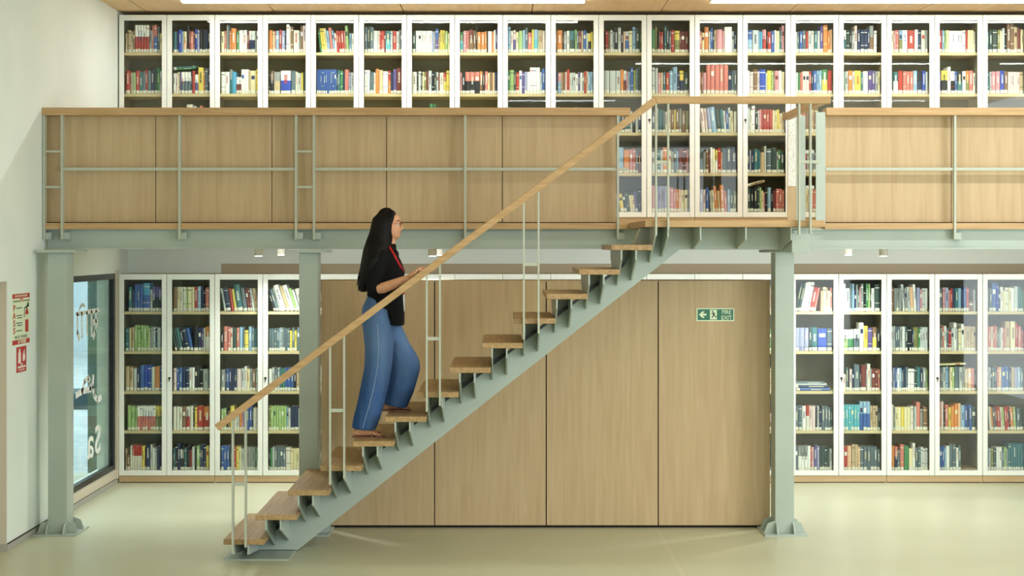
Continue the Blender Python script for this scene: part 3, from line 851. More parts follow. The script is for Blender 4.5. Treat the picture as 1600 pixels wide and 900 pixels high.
# shelves just round the corner of what the photo shows
FR = random.Random(3)
def mixed_row():
    out, w = [], 0
    while w < 55:
        k = FR.uniform(3, 7); w += k
        out.append('%s%.1fh%d' % (FR.choice('KNBbTDEESSswWWyhHRrMPvgGA'), k, FR.randint(31, 40)))
    return ' '.join(out)
for lev in range(1, 6):
    SH[('L', lev)] += '\n' + mixed_row()
    SH[('Q', lev)] = '\n'.join(['-'] * 13 + [mixed_row()])
for lev in (3, 4, 5):
    rows = SH[('U', lev)].split('\n')
    for q in (8, 9): rows[q] = mixed_row()
    SH[('U', lev)] = '\n'.join(rows + [mixed_row()])
items = []       # every standing book: dict with pose, size, label data
DW = UW / 2
for (row, lev), txt in SH.items():
    for di, linetxt in enumerate(txt.split('\n')):
        linetxt = linetxt.strip()
        if linetxt in ('-', ''): continue
        toks = []
        for t in linetxt.split():
            if t[0] == '_': toks.append((None, None, float(t[1:]), 0, 0)); continue
            m_ = TOK.match(t)
            c1, c2, w, h, n1, ld, la, n2 = m_.groups()
            lean = (float(la) if la else 0.0) * (-1 if ld == '<' else 1)
            for _ in range(int(n1 or n2 or 1)):
                toks.append((c1, c2, float(w), float(h) if h else RNG.uniform(32, 36), lean))
        full = []
        for t in toks:                 # a leaning book needs room for its top beside a more upright one
            if full and full[-1][0] and t[0] and abs(full[-1][4] - t[4]) > 0.5 and full[-1][4] > t[4]:
                g = min(t[3], full[-1][3]) * (math.tan(math.radians(full[-1][4])) - math.tan(math.radians(t[4])))
                full.append((None, None, max(g, 0.4) + 0.4, 0, 0))
            full.append(t)
        toks = full
        tot = sum(t[2] for t in toks)
        k = 58.5 / tot if 0.70 < 58.5 / tot < 1.45 else 1.0
        door = di + (14 if row == 'R' else 0)
        zb = (UZ if row == 'U' else LZ)[lev - 1]
        xl = UX0 + door * DW + 0.046
        # a slim book hidden behind each stile keeps the row closed
        ends = []
        x = xl
        shelf_items = []
        prev_lean = 0
        for (c1, c2, w, h, lean) in toks:
            wm = w * k / KPX
            if c1 is None: x += wm; continue
            bw = wm * 0.91; hm = h / KPX
            th_ = math.radians(lean)
            foot = wm / math.cos(th_) if lean else wm
            shelf_items.append(dict(c1=c1, c2=c2, w=bw * (math.cos(th_) if lean else 1), h=hm, x=x, foot=wm, lean=th_, row=row, lev=lev, door=di, n=len(shelf_items) + 1, zb=zb))
            x += wm
        items += shelf_items

def place(it):
    w, h, th_ = it['w'], it['h'], it['lean']
    y = BY + 0.05 + RNG.uniform(0, 0.012)
    if th_ == 0:
        T = Matrix.Translation((it['x'] + it['foot'] / 2, y, it['zb'] + 0.0005))
        return T, T
    # leaning: the lower corner on the side it leans to stays on the shelf
    R = Matrix.Rotation(th_, 4, 'Y')
    if th_ < 0:      # top leans to the left: pivots on its lower left corner
        piv = Matrix.Translation((it['x'], y, it['zb'] + 0.0005))
        return piv @ R @ Matrix.Translation((w / 2, 0, 0)), piv
    piv = Matrix.Translation((it['x'] + it['foot'], y, it['zb'] + 0.0005))
    return piv @ R @ Matrix.Translation((-w / 2, 0, 0)), piv

for it in items:
    vis = 1.0
    if it['row'] == 'U' and it['lev'] == 3 and it['door'] < 10: vis = 0.05
    if it['row'] == 'U' and it['lev'] >= 3 and it['door'] == 10: vis = 0.5
    if it['door'] >= 19 or (it['row'] == 'R' and it['door'] == 5): vis = 0.0
    if it['row'] == 'L' and it['door'] == 3: vis = 0.7
    if it['row'] == 'Q' or (it['row'] == 'L' and it['door'] == 4) or (it['row'] == 'U' and it['lev'] >= 3 and it['door'] in (8, 9, 14)): vis = 0.0
    it['score'] = it['w'] * it['h'] * vis
rank = sorted(items, key=lambda i: -i['score'])
single = set(id(i) for i in rank[:292])
LEVN = {1: 'top', 2: 'second', 3: 'third', 4: 'fourth', 5: 'bottom'}
ROWN = {'U': 'upper', 'L': 'lower left', 'R': 'lower right'}
stuff = MB()
for it in items:
    T, piv = place(it)
    d = min(0.155, it['h'] * 0.74)
    if id(it) in single:
        mb = MB()
        book_mesh(mb, it['w'], it['h'], d, it['c1'], it['c2'], RNG, T)
        base = (it['x'] + it['foot'] / 2, T.translation.y, it['zb'])
        # keep only the materials this book uses
        used = sorted(set(mb.mi)); remap = {u: i for i, u in enumerate(used)}
        mb.mi = [remap[i] for i in mb.mi]
        o = mb.build('book', [BOOKM[u] for u in used], None, 0, base)
        nm = PAL[it['c1']][1] + (' and ' + PAL[it['c2']][1] if it['c2'] and it['c2'] != it['c1'] else '')
        wpx, hpx = it['w'] * KPX, it['h'] * KPX
        size = 'thick ' if wpx >= 7.2 else 'tall ' if hpx >= 41 else ''
        lean = 'leaning ' if it['lean'] else ''
        nth = ORD[it['n']] if it['n'] > 1 else 'first'
        tag(o, f"{size}{lean}{nm} book, {nth} from left on {LEVN[it['lev']]} shelf, {ROWN[it['row']]} door {it['door'] + 1}", 'book',
            f"books behind the {ROWN[it['row']]} glass doors")
    else:
        book_mesh(stuff, it['w'], it['h'], d, it['c1'], it['c2'], RNG, T)
tag(stuff.build('books', BOOKM), 'rows of narrower mixed books filling the shelves behind all the glass doors', 'books', None, 'stuff')

# books lying flat
def flat_book(x0, x1, z, t, tilt, c, label, d=0.15, y=BY + 0.055):
    mb = MB()
    T = Matrix.Translation((x0, y, z)) @ Matrix.Rotation(-tilt, 4, 'Y') @ Matrix.Rotation(PI / 2, 4, 'Y') @ Matrix.Translation((-t / 2, 0, 0))
    book_mesh(mb, t, x1 - x0, d, c, None, RNG, T, False)
    used = sorted(set(mb.mi)); remap = {u: i for i, u in enumerate(used)}
    mb.mi = [remap[i] for i in mb.mi]
    o = mb.build('book', [BOOKM[u] for u in used], None, 0, (x0, y, z))
    return tag(o, label, 'book', 'books lying flat on the shelves')
def dx(door, off): return UX0 + (door) * DW + 0.046 + off / KPX
z3 = LZ[2]
flat_book(dx(14, 2), dx(14, 55), z3 + 0.001, 0.024, 0, 'B', 'blue book lying flat at the bottom of the pile, lower right first door')
flat_book(dx(14, 0), dx(14, 52), z3 + 0.026, 0.024, 0, 'N', 'navy book lying flat in the middle of the pile, lower right first door')
flat_book(dx(14, 0), dx(14, 50), z3 + 0.051, 0.014, 0, 's', 'thin pale grey book in the pile, above the navy one, lower right first door')
flat_book(dx(14, -2), dx(14, 47), z3 + 0.066, 0.014, 0, 'E', 'slate book lying on top of the flat pile, lower right first door')
flat_book(dx(1, 1), dx(1, 36), UZ[1] + 0.213, 0.013, 0.06, 'G', 'green book lying flat across the row, second shelf, upper second door')
flat_book(dx(1, 0), dx(1, 37), UZ[1] + 0.227, 0.013, 0.06, 'T', 'teal book lying on the green one, second shelf, upper second door')
flat_book(dx(13, 1), dx(13, 29), UZ[4] + 0.226, 0.024, 0.26, 'h', 'tan book lying tilted on top of the row, bottom shelf, fourteenth upper door')
flat_book(dx(17, 0), dx(17, 43), LZ[2] + 0.226, 0.014, 0.04, 'y', 'cream book lying flat on the row, third shelf, lower right fourth door')

# ------------------------------------------------------------------ visible lamps, and lights added under the slab
def led_strip(x0, x1, label):
    r = empty('linear_light', ((x0 + x1) / 2, 13.77, CEIL), label, 'ceiling light', 'linear lights in the mezzanine ceiling')
    MB().box(x0 - 0.008, x1 + 0.008, 13.642, 13.748, CEIL - 0.010, CEIL - 0.002).build('housing', M['lamp_white'], r)
    MB().box(x0, x1, 13.65, 13.74, CEIL - 0.016, CEIL - 0.010).build('diffuser', M['led'], r)
led_strip(-2.74, 0.70, 'long white linear light in the wood ceiling, left one over the bookcases')
led_strip(1.79, 5.23, 'long white linear light in the wood ceiling, right one over the bookcases')
def downlight(xx, yy, label):
    r = empty('downlight', (xx, yy, MEZ - 0.09), label, 'ceiling light', 'white spot lamps under the mezzanine')
    MB().cyl((xx, yy, 2.2), (xx, yy, 2.040), 0.034, None, 24).build('lamp_body', M['lamp_white'], r)
    MB().cyl((xx, yy, 2.040), (xx, yy, 2.036), 0.028, None, 24).build('lens', M['bulb'], r)
    d = bpy.data.lights.new('downlight_beam', 'SPOT')
    d.energy = 60; d.spot_size = 2.4; d.spot_blend = 0.7; d.color = WARM; d.shadow_soft_size = 0.05
    o = bpy.data.objects.new('downlight_beam', d)
    o.location = (xx, yy, 2.02); COL.objects.link(o)
DLX = ((-1.92, 'left of the middle column'), (-0.55, 'behind the handrail right of the person'), (3.0, 'right of the staircase'))
for xx, w_ in DLX:
    downlight(xx, 12.6, 'white spot lamp under the mezzanine, larger front one ' + w_)
    downlight(xx, 13.88, 'white spot lamp under the mezzanine, smaller rear one ' + w_)
# unseen linear lights added behind the beam to brighten the lower bookcases
for x0, x1, p in ((-2.6, -0.2, 20), (0.1, 2.1, 18), (2.2, 5.2, 30)):
    area('soffit_fill_light', ((x0 + x1) / 2, 13.1, MEZ - 0.10), (x1 - x0, 0.08), p, WARM, (0.6, 0, 0))

# ------------------------------------------------------------------ signs
def text(body, size, mat_, parent, loc, rot, align='CENTER', bold=0.0, ext=0.0006, sx=1.0):
    cu = bpy.data.curves.new('lettering', 'FONT')
    cu.body = body; cu.size = size; cu.extrude = ext; cu.align_x = align; cu.offset = bold
    cu.materials.append(mat_)
    t = font_mesh(cu)
    off = Vector((0, 0, 0)); p = parent
    while p is not None: off += p.location; p = p.parent
    t.location = Vector(loc) - off
    t.rotation_euler = rot
    t.scale = (sx, 1, 1)
    t.parent = parent
    return t
M['sign_green'] = mat('sign_green', (28, 112, 82), 0.4)
M['sign_cream'] = mat('sign_cream', (226, 240, 206), 0.5)
M['sign_red'] = mat('sign_red', (190, 44, 34), 0.45)
M['sign_white'] = mat('sign_white', (240, 236, 226), 0.5)
M['sign_dark'] = mat('sign_dark', (40, 46, 38), 0.5)
# fire exit sign on the partition's right panel
yy = PY
k = yy / FOC
fe = empty('fire_exit_sign', (X(1117.5, yy), yy, Z(502, yy)), 'green and cream FIRE EXIT sign with left arrow on the oak partition', 'sign')
MB().box(X(1088, yy), X(1147, yy), yy - 0.004, yy - 0.0002, Z(501.7, yy), Z(481.5, yy)).build('border', M['sign_cream'], fe)
MB().box(X(1090, yy), X(1145.5, yy), yy - 0.0055, yy - 0.004, Z(500, yy), Z(483.2, yy)).build('field', M['sign_green'], fe)
ar = MB()
ac = (X(1092, yy), Z(491.5, yy))
def sp(dxp, dyp): return (ac[0] + dxp * k, ac[1] - dyp * k)
ar.prism([sp(0, 0), sp(5, -5), sp(9, -5), sp(6, -1.7), sp(11.5, -1.7), sp(11.5, 1.7), sp(6, 1.7), sp(9, 5.3), sp(5, 5.3)], 'y', yy - 0.0065, yy - 0.0055)
ar.build('arrow', M['sign_cream'], fe)
MB().box(X(1109.2, yy), X(1120, yy), yy - 0.0065, yy - 0.0055, Z(499.2, yy), Z(484, yy)).build('doorway', M['sign_cream'], fe)
rm = MB()
def seg(p, q, w):
    a, b = Vector((X(p[0], yy), Z(p[1], yy))), Vector((X(q[0], yy), Z(q[1], yy)))
    d_ = (b - a).normalized(); n_ = Vector((-d_.y, d_.x)) * w * k / 2
    rm.prism([tuple(a - n_), tuple(b - n_), tuple(b + n_), tuple(a + n_)], 'y', yy - 0.0075, yy - 0.0065)
hd = [(X(1113.2 + 1.2 * math.cos(t * PI / 6), yy), Z(486.3 + 1.2 * math.sin(t * PI / 6), yy)) for t in range(12)]
rm.prism(hd, 'y', yy - 0.0075, yy - 0.0065)
seg((1113.8, 488.2), (1115.3, 492), 2.2); seg((1113.8, 488.5), (1111.2, 490.6), 1.0); seg((1114, 488.5), (1117.5, 490), 1.0)
seg((1115, 492), (1112.2, 496.5), 1.4); seg((1115.2, 492), (1118, 494.5), 1.4); seg((1118, 494.5), (1120, 495.2), 1.2)
rm.build('running_figure', M['sign_dark'], fe)
for body, py in (('FIRE', 490.6), ('EXIT', 499.2)):
    text(body, 8.9 * k, M['sign_cream'], fe, (X(1135, yy), yy - 0.0061, Z(py, yy)), (PI / 2, 0, 0), 'CENTER', 0.0003, 0.0006, 0.92)

# safety signs on the left wall (they face +X)
def wall_box(root, name, pxa, pxb, pya, pyb, m, lift, t=0.001):
    """rectangle on the left wall, given by picture columns at its two ends and rows at the left end"""
    y0, y1 = WX * FOC / (pxa - 785), WX * FOC / (pxb - 785)
    return MB().box(WX + lift, WX + lift + t, y0, y1, Z(pyb, y0), Z(pya, y0)).build(name, m, root)
def wy(px): return WX * FOC / (px - 785)
y0s, y1s = wy(18), wy(46)
pz0, pz1 = Z(541, y0s), Z(459, y0s)
s1 = empty('safety_poster', (WX, (y0s + y1s) / 2, pz0), 'cream safety poster with red bands and a drawn fire extinguisher on the white wall', 'sign')
H_ = pz1 - pz0; W_ = y1s - y0s
def wb(root, y_a, y_b, z_a, z_b, m, name, lift=0.003, base=(0, 0, 1, 1)):
    by, bz, bw, bh = base
    MB().box(WX + lift, WX + lift + 0.001, by + y_a * bw, by + y_b * bw, bz + z_a * bh, bz + z_b * bh).build(name, m, root)
B1 = (y0s, pz0, W_, H_)
MB().box(WX, WX + 0.003, y0s, y1s, pz0, pz1).build('sheet', M['sign_cream'], s1)
wb(s1, 0.02, 0.98, 0.90, 0.985, M['sign_red'], 'band', 0.003, B1)
wb(s1, 0.02, 0.98, 0.01, 0.10, M['sign_red'], 'band', 0.003, B1)
pr_ = MB()
for a, b, z in ((0.06, 0.42, 0.845), (0.66, 0.95, 0.845)):
    y = a
    while y < b:
        pr_.box(WX + 0.003, WX + 0.004, y0s + y * W_, y0s + (y + 0.05) * W_, pz0 + (z - 0.012) * H_, pz0 + (z + 0.012) * H_); y += 0.07
for zc, n_ in ((0.71, 1), (0.565, 2), (0.42, 2), (0.27, 1)):
    for j in range(n_):
        pr_.box(WX + 0.003, WX + 0.004, y0s + (0.24 + 0.05 * j) * W_, y0s + 0.56 * W_, pz0 + (zc - 0.045 * j - 0.008) * H_, pz0 + (zc - 0.045 * j + 0.01) * H_)
pr_.build('small_print', M['sign_dark'], s1)
rr = (PI / 2, 0, PI / 2)
text('PASS', 0.05 * H_ / 0.36, M['sign_red'], s1, (WX + 0.0036, y0s + 0.54 * W_, pz0 + 0.825 * H_), rr, 'CENTER', 0, 0.0004, 0.8)
for ch, zc in zip('PASS', (0.66, 0.515, 0.37, 0.225)):
    text(ch, 0.165 * H_, M['sign_red'], s1, (WX + 0.0036, y0s + 0.12 * W_, pz0 + zc * H_), rr, 'CENTER', 0.0015, 0.0004, 1.7)
text('PROTECT YOURSELF', 0.075 * H_, M['sign_dark'], s1, (WX + 0.0036, y0s + 0.5 * W_, pz0 + 0.125 * H_), rr, 'CENTER', 0, 0.0004, 1.15)
text('AT WORK', 0.095 * H_, M['sign_cream'], s1, (WX + 0.0046, y0s + 0.55 * W_, pz0 + 0.025 * H_), rr, 'CENTER', 0.001, 0.0004, 1.2)
text('HOW TO USE FIRE EXTINGUISHER', 0.055 * H_, M['sign_cream'], s1, (WX + 0.0046, y0s + 0.5 * W_, pz0 + 0.925 * H_), rr, 'CENTER', 0, 0.0004, 0.95)
ex = MB()
def ey(a, b): return (y0s + a * W_, pz0 + b * H_)
ex.prism([ey(0.73, 0.25), ey(0.76, 0.225), ey(0.88, 0.225), ey(0.91, 0.25), ey(0.91, 0.60), ey(0.87, 0.67), ey(0.77, 0.67), ey(0.73, 0.60)], 'x', WX + 0.003, WX + 0.004)
ex.build('drawn_extinguisher', M['sign_red'], s1)
wb(s1, 0.73, 0.91, 0.47, 0.57, M['sign_cream'], 'drawn_label', 0.004, B1)
hs = MB()
def st2(p, q, w):
    a, b = Vector(ey(*p)), Vector(ey(*q))
    d_ = (b - a).normalized(); n_ = Vector((-d_.y, d_.x)) * w / 2
    hs.prism([tuple(a - n_), tuple(b - n_), tuple(b + n_), tuple(a + n_)], 'x', WX + 0.003, WX + 0.0045)
st2((0.82, 0.67), (0.82, 0.74), 0.02); st2((0.82, 0.73), (0.92, 0.80), 0.012); st2((0.82, 0.74), (0.94, 0.73), 0.012); st2((0.86, 0.80), (0.93, 0.74), 0.01)
st2((0.82, 0.72), (0.69, 0.70), 0.01); st2((0.69, 0.70), (0.67, 0.52), 0.01)
hs.build('drawn_hose', M['sign_dark'], s1)
# small red sign below
y0t, y1t = wy(25.5), wy(40.5)
qz0, qz1 = Z(583, y0t), Z(543, y0t)
s2 = empty('extinguisher_sign', (WX, (y0t + y1t) / 2, qz0), 'small red and white fire extinguisher sign below the cream poster', 'sign')
MB().box(WX, WX + 0.003, y0t, y1t, qz0, qz1).build('sheet', M['sign_red'], s2)
B2 = (y0t, qz0, y1t - y0t, qz1 - qz0)
wb(s2, 0.15, 0.42, 0.36, 0.78, M['sign_white'], 'pictogram', 0.003, B2)
wb(s2, 0.22, 0.36, 0.78, 0.92, M['sign_white'], 'pictogram', 0.003, B2)
fl = MB()
def fy(a, b): return (B2[0] + a * B2[2], B2[1] + b * B2[3])
fl.prism([fy(0.62, 0.45), fy(0.72, 0.40), fy(0.84, 0.45), fy(0.88, 0.6), fy(0.80, 0.75), fy(0.82, 0.9), fy(0.70, 0.78), fy(0.6, 0.62)], 'x', WX + 0.003, WX + 0.004)
fl.build('pictogram', M['sign_white'], s2)
wb(s2, 0.1, 0.92, 0.17, 0.24, M['sign_white'], 'band', 0.003, B2)
text('FIRE', 0.12 * B2[3], M['sign_white'], s2, (WX + 0.0036, B2[0] + 0.5 * B2[2], B2[1] + 0.265 * B2[3]), rr, 'CENTER', 0, 0.0004, 1.6)
text('EXTINGUISHER', 0.1 * B2[3], M['sign_white'], s2, (WX + 0.0036, B2[0] + 0.5 * B2[2], B2[1] + 0.06 * B2[3]), rr, 'CENTER', 0, 0.0004, 1.15)

# ------------------------------------------------------------------ person climbing the stairs
M['skin'] = noisy('skin', (208, 152, 118), (214, 162, 128), nscale=30, rough=0.5, spec=0.35)
M['hair'] = noisy('black_hair', (6, 5, 6), (14, 12, 12), scale=(60, 60, 2), nscale=3, rough=0.6, spec=0.18)
M['shirt'] = noisy('black_cotton', (12, 12, 14), (20, 20, 22), nscale=200, rough=0.85, spec=0.15)
M['strap_red'] = mat('red_ribbon', (190, 26, 40), 0.55)
M['sandal'] = mat('brown_sandal', (140, 96, 78), 0.6)
M['gold'] = mat('spectacle_wire', (150, 96, 60), 0.3, 0.6)
M['lip'] = mat('lips', (160, 84, 76), 0.5)
M['eye_white'] = mat('eye_white', (228, 222, 214), 0.3)
M['card_white'] = mat('white_card', (232, 234, 232), 0.4)
M['brow'] = mat('dark_brow', (32, 24, 22), 0.8)
def denim():
    m = noisy('worn_denim', (36, 68, 122), (54, 90, 146), nscale=160, rough=0.85, lo=0.3, hi=0.7, spec=0.15)
    nt = m.node_tree
    b = nt.nodes['Principled BSDF']
    cr = [n for n in nt.nodes if n.type == 'VALTORGB'][0]
    tc = [n for n in nt.nodes if n.type == 'TEX_COORD'][0]
    # washed-out patches down the front and seat, dyed into the cloth
    mp = nt.nodes.new('ShaderNodeMapping'); mp.inputs['Scale'].default_value = (9.0, 3.0, 1.6)
    no = nt.nodes.new('ShaderNodeTexNoise'); no.inputs['Scale'].default_value = 1.0; no.inputs['Detail'].default_value = 3
    nt.links.new(tc.outputs['Object'], mp.inputs['Vector']); nt.links.new(mp.outputs['Vector'], no.inputs['Vector'])
    sep = nt.nodes.new('ShaderNodeSeparateXYZ'); nt.links.new(tc.outputs['Object'], sep.inputs[0])
    zr = nt.nodes.new('ShaderNodeMapRange'); zr.inputs['From Min'].default_value = 0.30; zr.inputs['From Max'].default_value = 0.62
    nt.links.new(sep.outputs['Z'], zr.inputs['Value'])
    ad = nt.nodes.new('ShaderNodeMath'); ad.operation = 'MULTIPLY_ADD'; ad.inputs[1].default_value = 0.55
    nt.links.new(zr.outputs[0], ad.inputs[0]); 
    sb = nt.nodes.new('ShaderNodeMath'); sb.operation = 'SUBTRACT'; sb.inputs[1].default_value = 0.42
    nt.links.new(no.outputs['Fac'], sb.inputs[0])
    nt.links.new(sb.outputs[0], ad.inputs[2])
    cl = nt.nodes.new('ShaderNodeClamp'); nt.links.new(ad.outputs[0], cl.inputs[0])
    mx = nt.nodes.new('ShaderNodeMixRGB'); mx.inputs[2].default_value = lin(150, 178, 200)
    ml = nt.nodes.new('ShaderNodeMath'); ml.operation = 'MULTIPLY'; ml.inputs[1].default_value = 0.42
    nt.links.new(cl.outputs[0], ml.inputs[0]); nt.links.new(ml.outputs[0], mx.inputs[0])
    nt.links.new(cr.outputs['Color'], mx.inputs[1]); nt.links.new(mx.outputs[0], b.inputs['Base Color'])
    return m
M['denim'] = denim()
def folds(m, scale, strength, stretch):
    nt = m.node_tree; b = nt.nodes['Principled BSDF']
    tc = [n for n in nt.nodes if n.type == 'TEX_COORD'][0]
    mp = nt.nodes.new('ShaderNodeMapping'); mp.inputs['Scale'].default_value = stretch
    no = nt.nodes.new('ShaderNodeTexNoise'); no.inputs['Scale'].default_value = scale; no.inputs['Detail'].default_value = 2; no.inputs['Distortion'].default_value = 0.8
    bp = nt.nodes.new('ShaderNodeBump'); bp.inputs['Strength'].default_value = strength; bp.inputs['Distance'].default_value = 0.02
    nt.links.new(tc.outputs['Object'], mp.inputs[0]); nt.links.new(mp.outputs[0], no.inputs['Vector'])
    nt.links.new(no.outputs['Fac'], bp.inputs['Height']); nt.links.new(bp.outputs[0], b.inputs['Normal'])
folds(M['denim'], 5, 0.6, (2.2, 2.2, 0.9))
folds(M['shirt'], 5, 0.5, (2, 2, 1))
M['stitch'] = mat('denim_stitch', (140, 160, 186), 0.8)

YC = 10.94
FZ = 5 * RISE
per = empty('person', (X(578, YC), YC, FZ), 'person with long black hair, black top and blue jeans climbing the stairs', 'person')
def P(px, py, Y=YC): return Vector((X(px, Y), Y, Z(py, Y)))
K = YC / FOC           # metres per pixel there
def ringset(stations, n=20, close0=True, close1=True, flat=2.0):
    """stations: (centre Vector, in-plane radius m, depth radius m[, explicit in-plane direction])"""
    rs = []
    m = len(stations)
    for i, s in enumerate(stations):
        c, r, d = s[0], s[1], s[2]
        a = stations[max(i - 1, 0)][0]; b = stations[min(i + 1, m - 1)][0]
        t = (b - a).normalized()
        if len(s) > 3:
            u = Vector(s[3]).normalized(); v = t.cross(u).normalized() if abs(t.y) > 0.5 else Vector((0, 1, 0))
        else:
            ref = Vector((0, 1, 0)) if abs(t.y) < 0.9 else Vector((0, 0, 1))
            u = t.cross(ref).normalized(); v = t.cross(u).normalized()
        e = 2.0 / flat
        ring = []
        for k in range(n):
            q = 2 * PI * k / n
            cx, sx_ = math.cos(q), math.sin(q)
            ring.append(c + u * r * math.copysign(abs(cx) ** e, cx) + v * d * math.copysign(abs(sx_) ** e, sx_))
        rs.append((ring, c, t, min(r, d)))
    out = []
    if close0:
        ring, c, t, r = rs[0]
        for f, g in ((0.35, 0.85), (0.75, 0.55)):
            out.append([c + (p - c) * f - t * r * g for p in ring])
    out += [x[0] for x in rs]
    if close1:
        ring, c, t, r = rs[-1]
        for f, g in ((0.75, 0.55), (0.35, 0.85)):
            out.append([c + (p - c) * f + t * r * g for p in ring])
    return out
def tube(mb, stations, **kw): return mb.rings(ringset(stations, **kw))
def remesh(o, voxel, smooth=6, fac=0.5):
    r = o.modifiers.new('weld', 'REMESH'); r.mode = 'VOXEL'; r.voxel_size = voxel; r.use_smooth_shade = True
    s = o.modifiers.new('soften', 'SMOOTH'); s.iterations = smooth; s.factor = fac

# --- body: one continuous skin
bd = MB()
NY = 10.80            # near (camera-side) shoulder depth
# torso and neck (under the clothes)
tube(bd, [(P(590, 505), 0.085, 0.135), (P(597, 470), 0.075, 0.11), (P(602, 440), 0.080, 0.115), (P(603, 412), 0.082, 0.125), (P(602, 396), 0.06, 0.12), (P(606, 388), 0.042, 0.06),
          (P(610, 378), 0.036, 0.045), (P(610, 366), 0.036, 0.045)])
# legs under the jeans
tube(bd, [(P(588, 508, 10.87), 0.07, 0.075), (P(593, 560, 10.865), 0.058, 0.06), (P(590, 590, 10.86), 0.045, 0.048), (P(580, 630, 10.86), 0.042, 0.045), (P(571, 664, 10.86), 0.026, 0.028), (P(567, 676, 10.86), 0.026, 0.028)])
tube(bd, [(P(600, 508, 11.01), 0.07, 0.075), (P(622, 545, 11.02), 0.058, 0.06), (P(634, 570, 11.03), 0.047, 0.05), (P(622, 605, 11.03), 0.042, 0.045), (P(606, 630, 11.03), 0.026, 0.028), (P(603, 637, 11.03), 0.027, 0.028)])
# feet
def foot(px0, px1, pyb, Y):
    zs = Z(pyb, Y) + 0.012
    def Q(px, h): return Vector((X(px, Y), Y, zs + h))
    L = px1 - px0
    tube(bd, [(Q(px0 + 3, 0.026), 0.024, 0.026, (0, 0, 1)), (Q(px0 + 0.22 * L, 0.036), 0.036, 0.030, (0, 0, 1)), (Q(px0 + 0.42 * L, 0.033), 0.032, 0.033, (0, 0, 1)), (Q(px0 + 0.62 * L, 0.022), 0.021, 0.040, (0, 0, 1)), (Q(px0 + 0.80 * L, 0.014), 0.013, 0.043, (0, 0, 1))])
    for i, (dy, e, r) in enumerate(((0.026, 1.0, 0.011), (0.008, 0.985, 0.0085), (-0.008, 0.96, 0.008), (-0.022, 0.93, 0.0075), (-0.035, 0.89, 0.007))):
        a = Q(px0 + 0.74 * L, 0.012) + Vector((0, dy, 0)); b = Q(px0 + e * L - 2, r) + Vector((0, dy, 0))
        m_ = (a + b) / 2 + Vector((0, 0, 0.003))
        tube(bd, [(a, r, r), (m_, r, r), (b, r * 0.9, r)], n=10)
    return zs
zA = foot(552, 601, 684.1, 10.86)
zB = foot(594, 641, 641.9, 11.03)
# near arm: shoulder, elbow, wrist, hand on the handrail
sh, el, wr = P(594, 402, NY), P(585, 450, 10.765), P(640, 433.5, 10.675)
tube(bd, [(sh + Vector((0, 0.03, -0.01)), 0.036, 0.036), (P(589, 425, 10.79), 0.038, 0.038), (P(584, 442, 10.77), 0.038, 0.04), (P(587, 452, 10.765), 0.037, 0.038), (P(598, 450, 10.75), 0.037, 0.037), (P(612, 445, 10.725), 0.034, 0.034),
          (P(627, 438.5, 10.695), 0.026, 0.027), (wr, 0.021, 0.026), (P(645, 431, 10.66), 0.018, 0.030)])
# hand, lying along the rail's top
slope = Vector((dv.x, 0, dv.y))
up = Vector((-dv.y, 0, dv.x))
def rail_top(px):
    x_ = X(px, HC)
    return Vector((x_, HC, a1[1] + (x_ - a1[0]) * dv.y / dv.x + th / dv.x))
pal0, pal1 = P(643, 431, 10.655), rail_top(652) + up * 0.014 + Vector((0, 0.0, 0))
tube(bd, [(pal0 + up * 0.004, 0.017, 0.032), ((pal0 + pal1) / 2 + up * 0.006, 0.015, 0.038), (pal1, 0.012, 0.038)], n=16)
for i, (dy, L, dr_) in enumerate(((-0.030, 0.052, 0.022), (-0.010, 0.066, 0.008), (0.011, 0.070, 0.002), (0.031, 0.062, -0.004))):
    b0 = pal1 + Vector((0, dy * 0.9, 0)) - slope * 0.008
    b1 = b0 + slope * L * 0.42 + Vector((0, dy * 0.12, 0)) + up * 0.006
    b2 = b1 + slope * L * 0.34 - up * 0.004
    b3 = b2 + slope * L * 0.24 - up * (0.012 if abs(dy) < 0.02 else 0.022)
    tube(bd, [(b0, 0.0085, 0.009), (b1, 0.0085, 0.0085), (b2, 0.0075, 0.0075), (b3, 0.0062, 0.0065)], n=10)
t0 = pal0 + slope * 0.012 + Vector((0, 0.030, 0.004))
tube(bd, [(t0, 0.011, 0.011), (t0 + slope * 0.022 + Vector((0, 0.018, -0.002)), 0.0095, 0.0095), (t0 + slope * 0.046 + Vector((0, 0.022, -0.016)), 0.0075, 0.0075)], n=10)
# far arm hanging beside the hip
FYA = 11.10
tube(bd, [(P(602, 402, FYA - 0.02), 0.046, 0.046), (P(598, 428, FYA), 0.041, 0.041), (P(596, 450, FYA + 0.02), 0.036, 0.037), (P(603, 476, FYA + 0.02), 0.030, 0.031), (P(610, 494, FYA + 0.01), 0.021, 0.024), (P(613, 503, FYA), 0.016, 0.032), (P(616, 512, FYA), 0.013, 0.034)])
for dy, L in ((-0.026, 13), (-0.009, 16), (0.009, 17), (0.026, 14)):
    a = P(616, 511, FYA) + Vector((0, dy, 0)); b = P(619, 511 + L * 0.55, FYA) + Vector((0, dy, 0)); c_ = P(617, 511 + L, FYA) + Vector((0, dy, 0))
    tube(bd, [(a, 0.0085, 0.0085), (b, 0.008, 0.008), (c_, 0.0065, 0.0065)], n=10)
tube(bd, [(P(615, 503, FYA) + Vector((0, -0.03, 0)), 0.011, 0.011), (P(620, 507, FYA) + Vector((0, -0.045, 0)), 0.009, 0.009), (P(623, 512, FYA) + Vector((0, -0.045, 0)), 0.0075, 0.0075)], n=10)
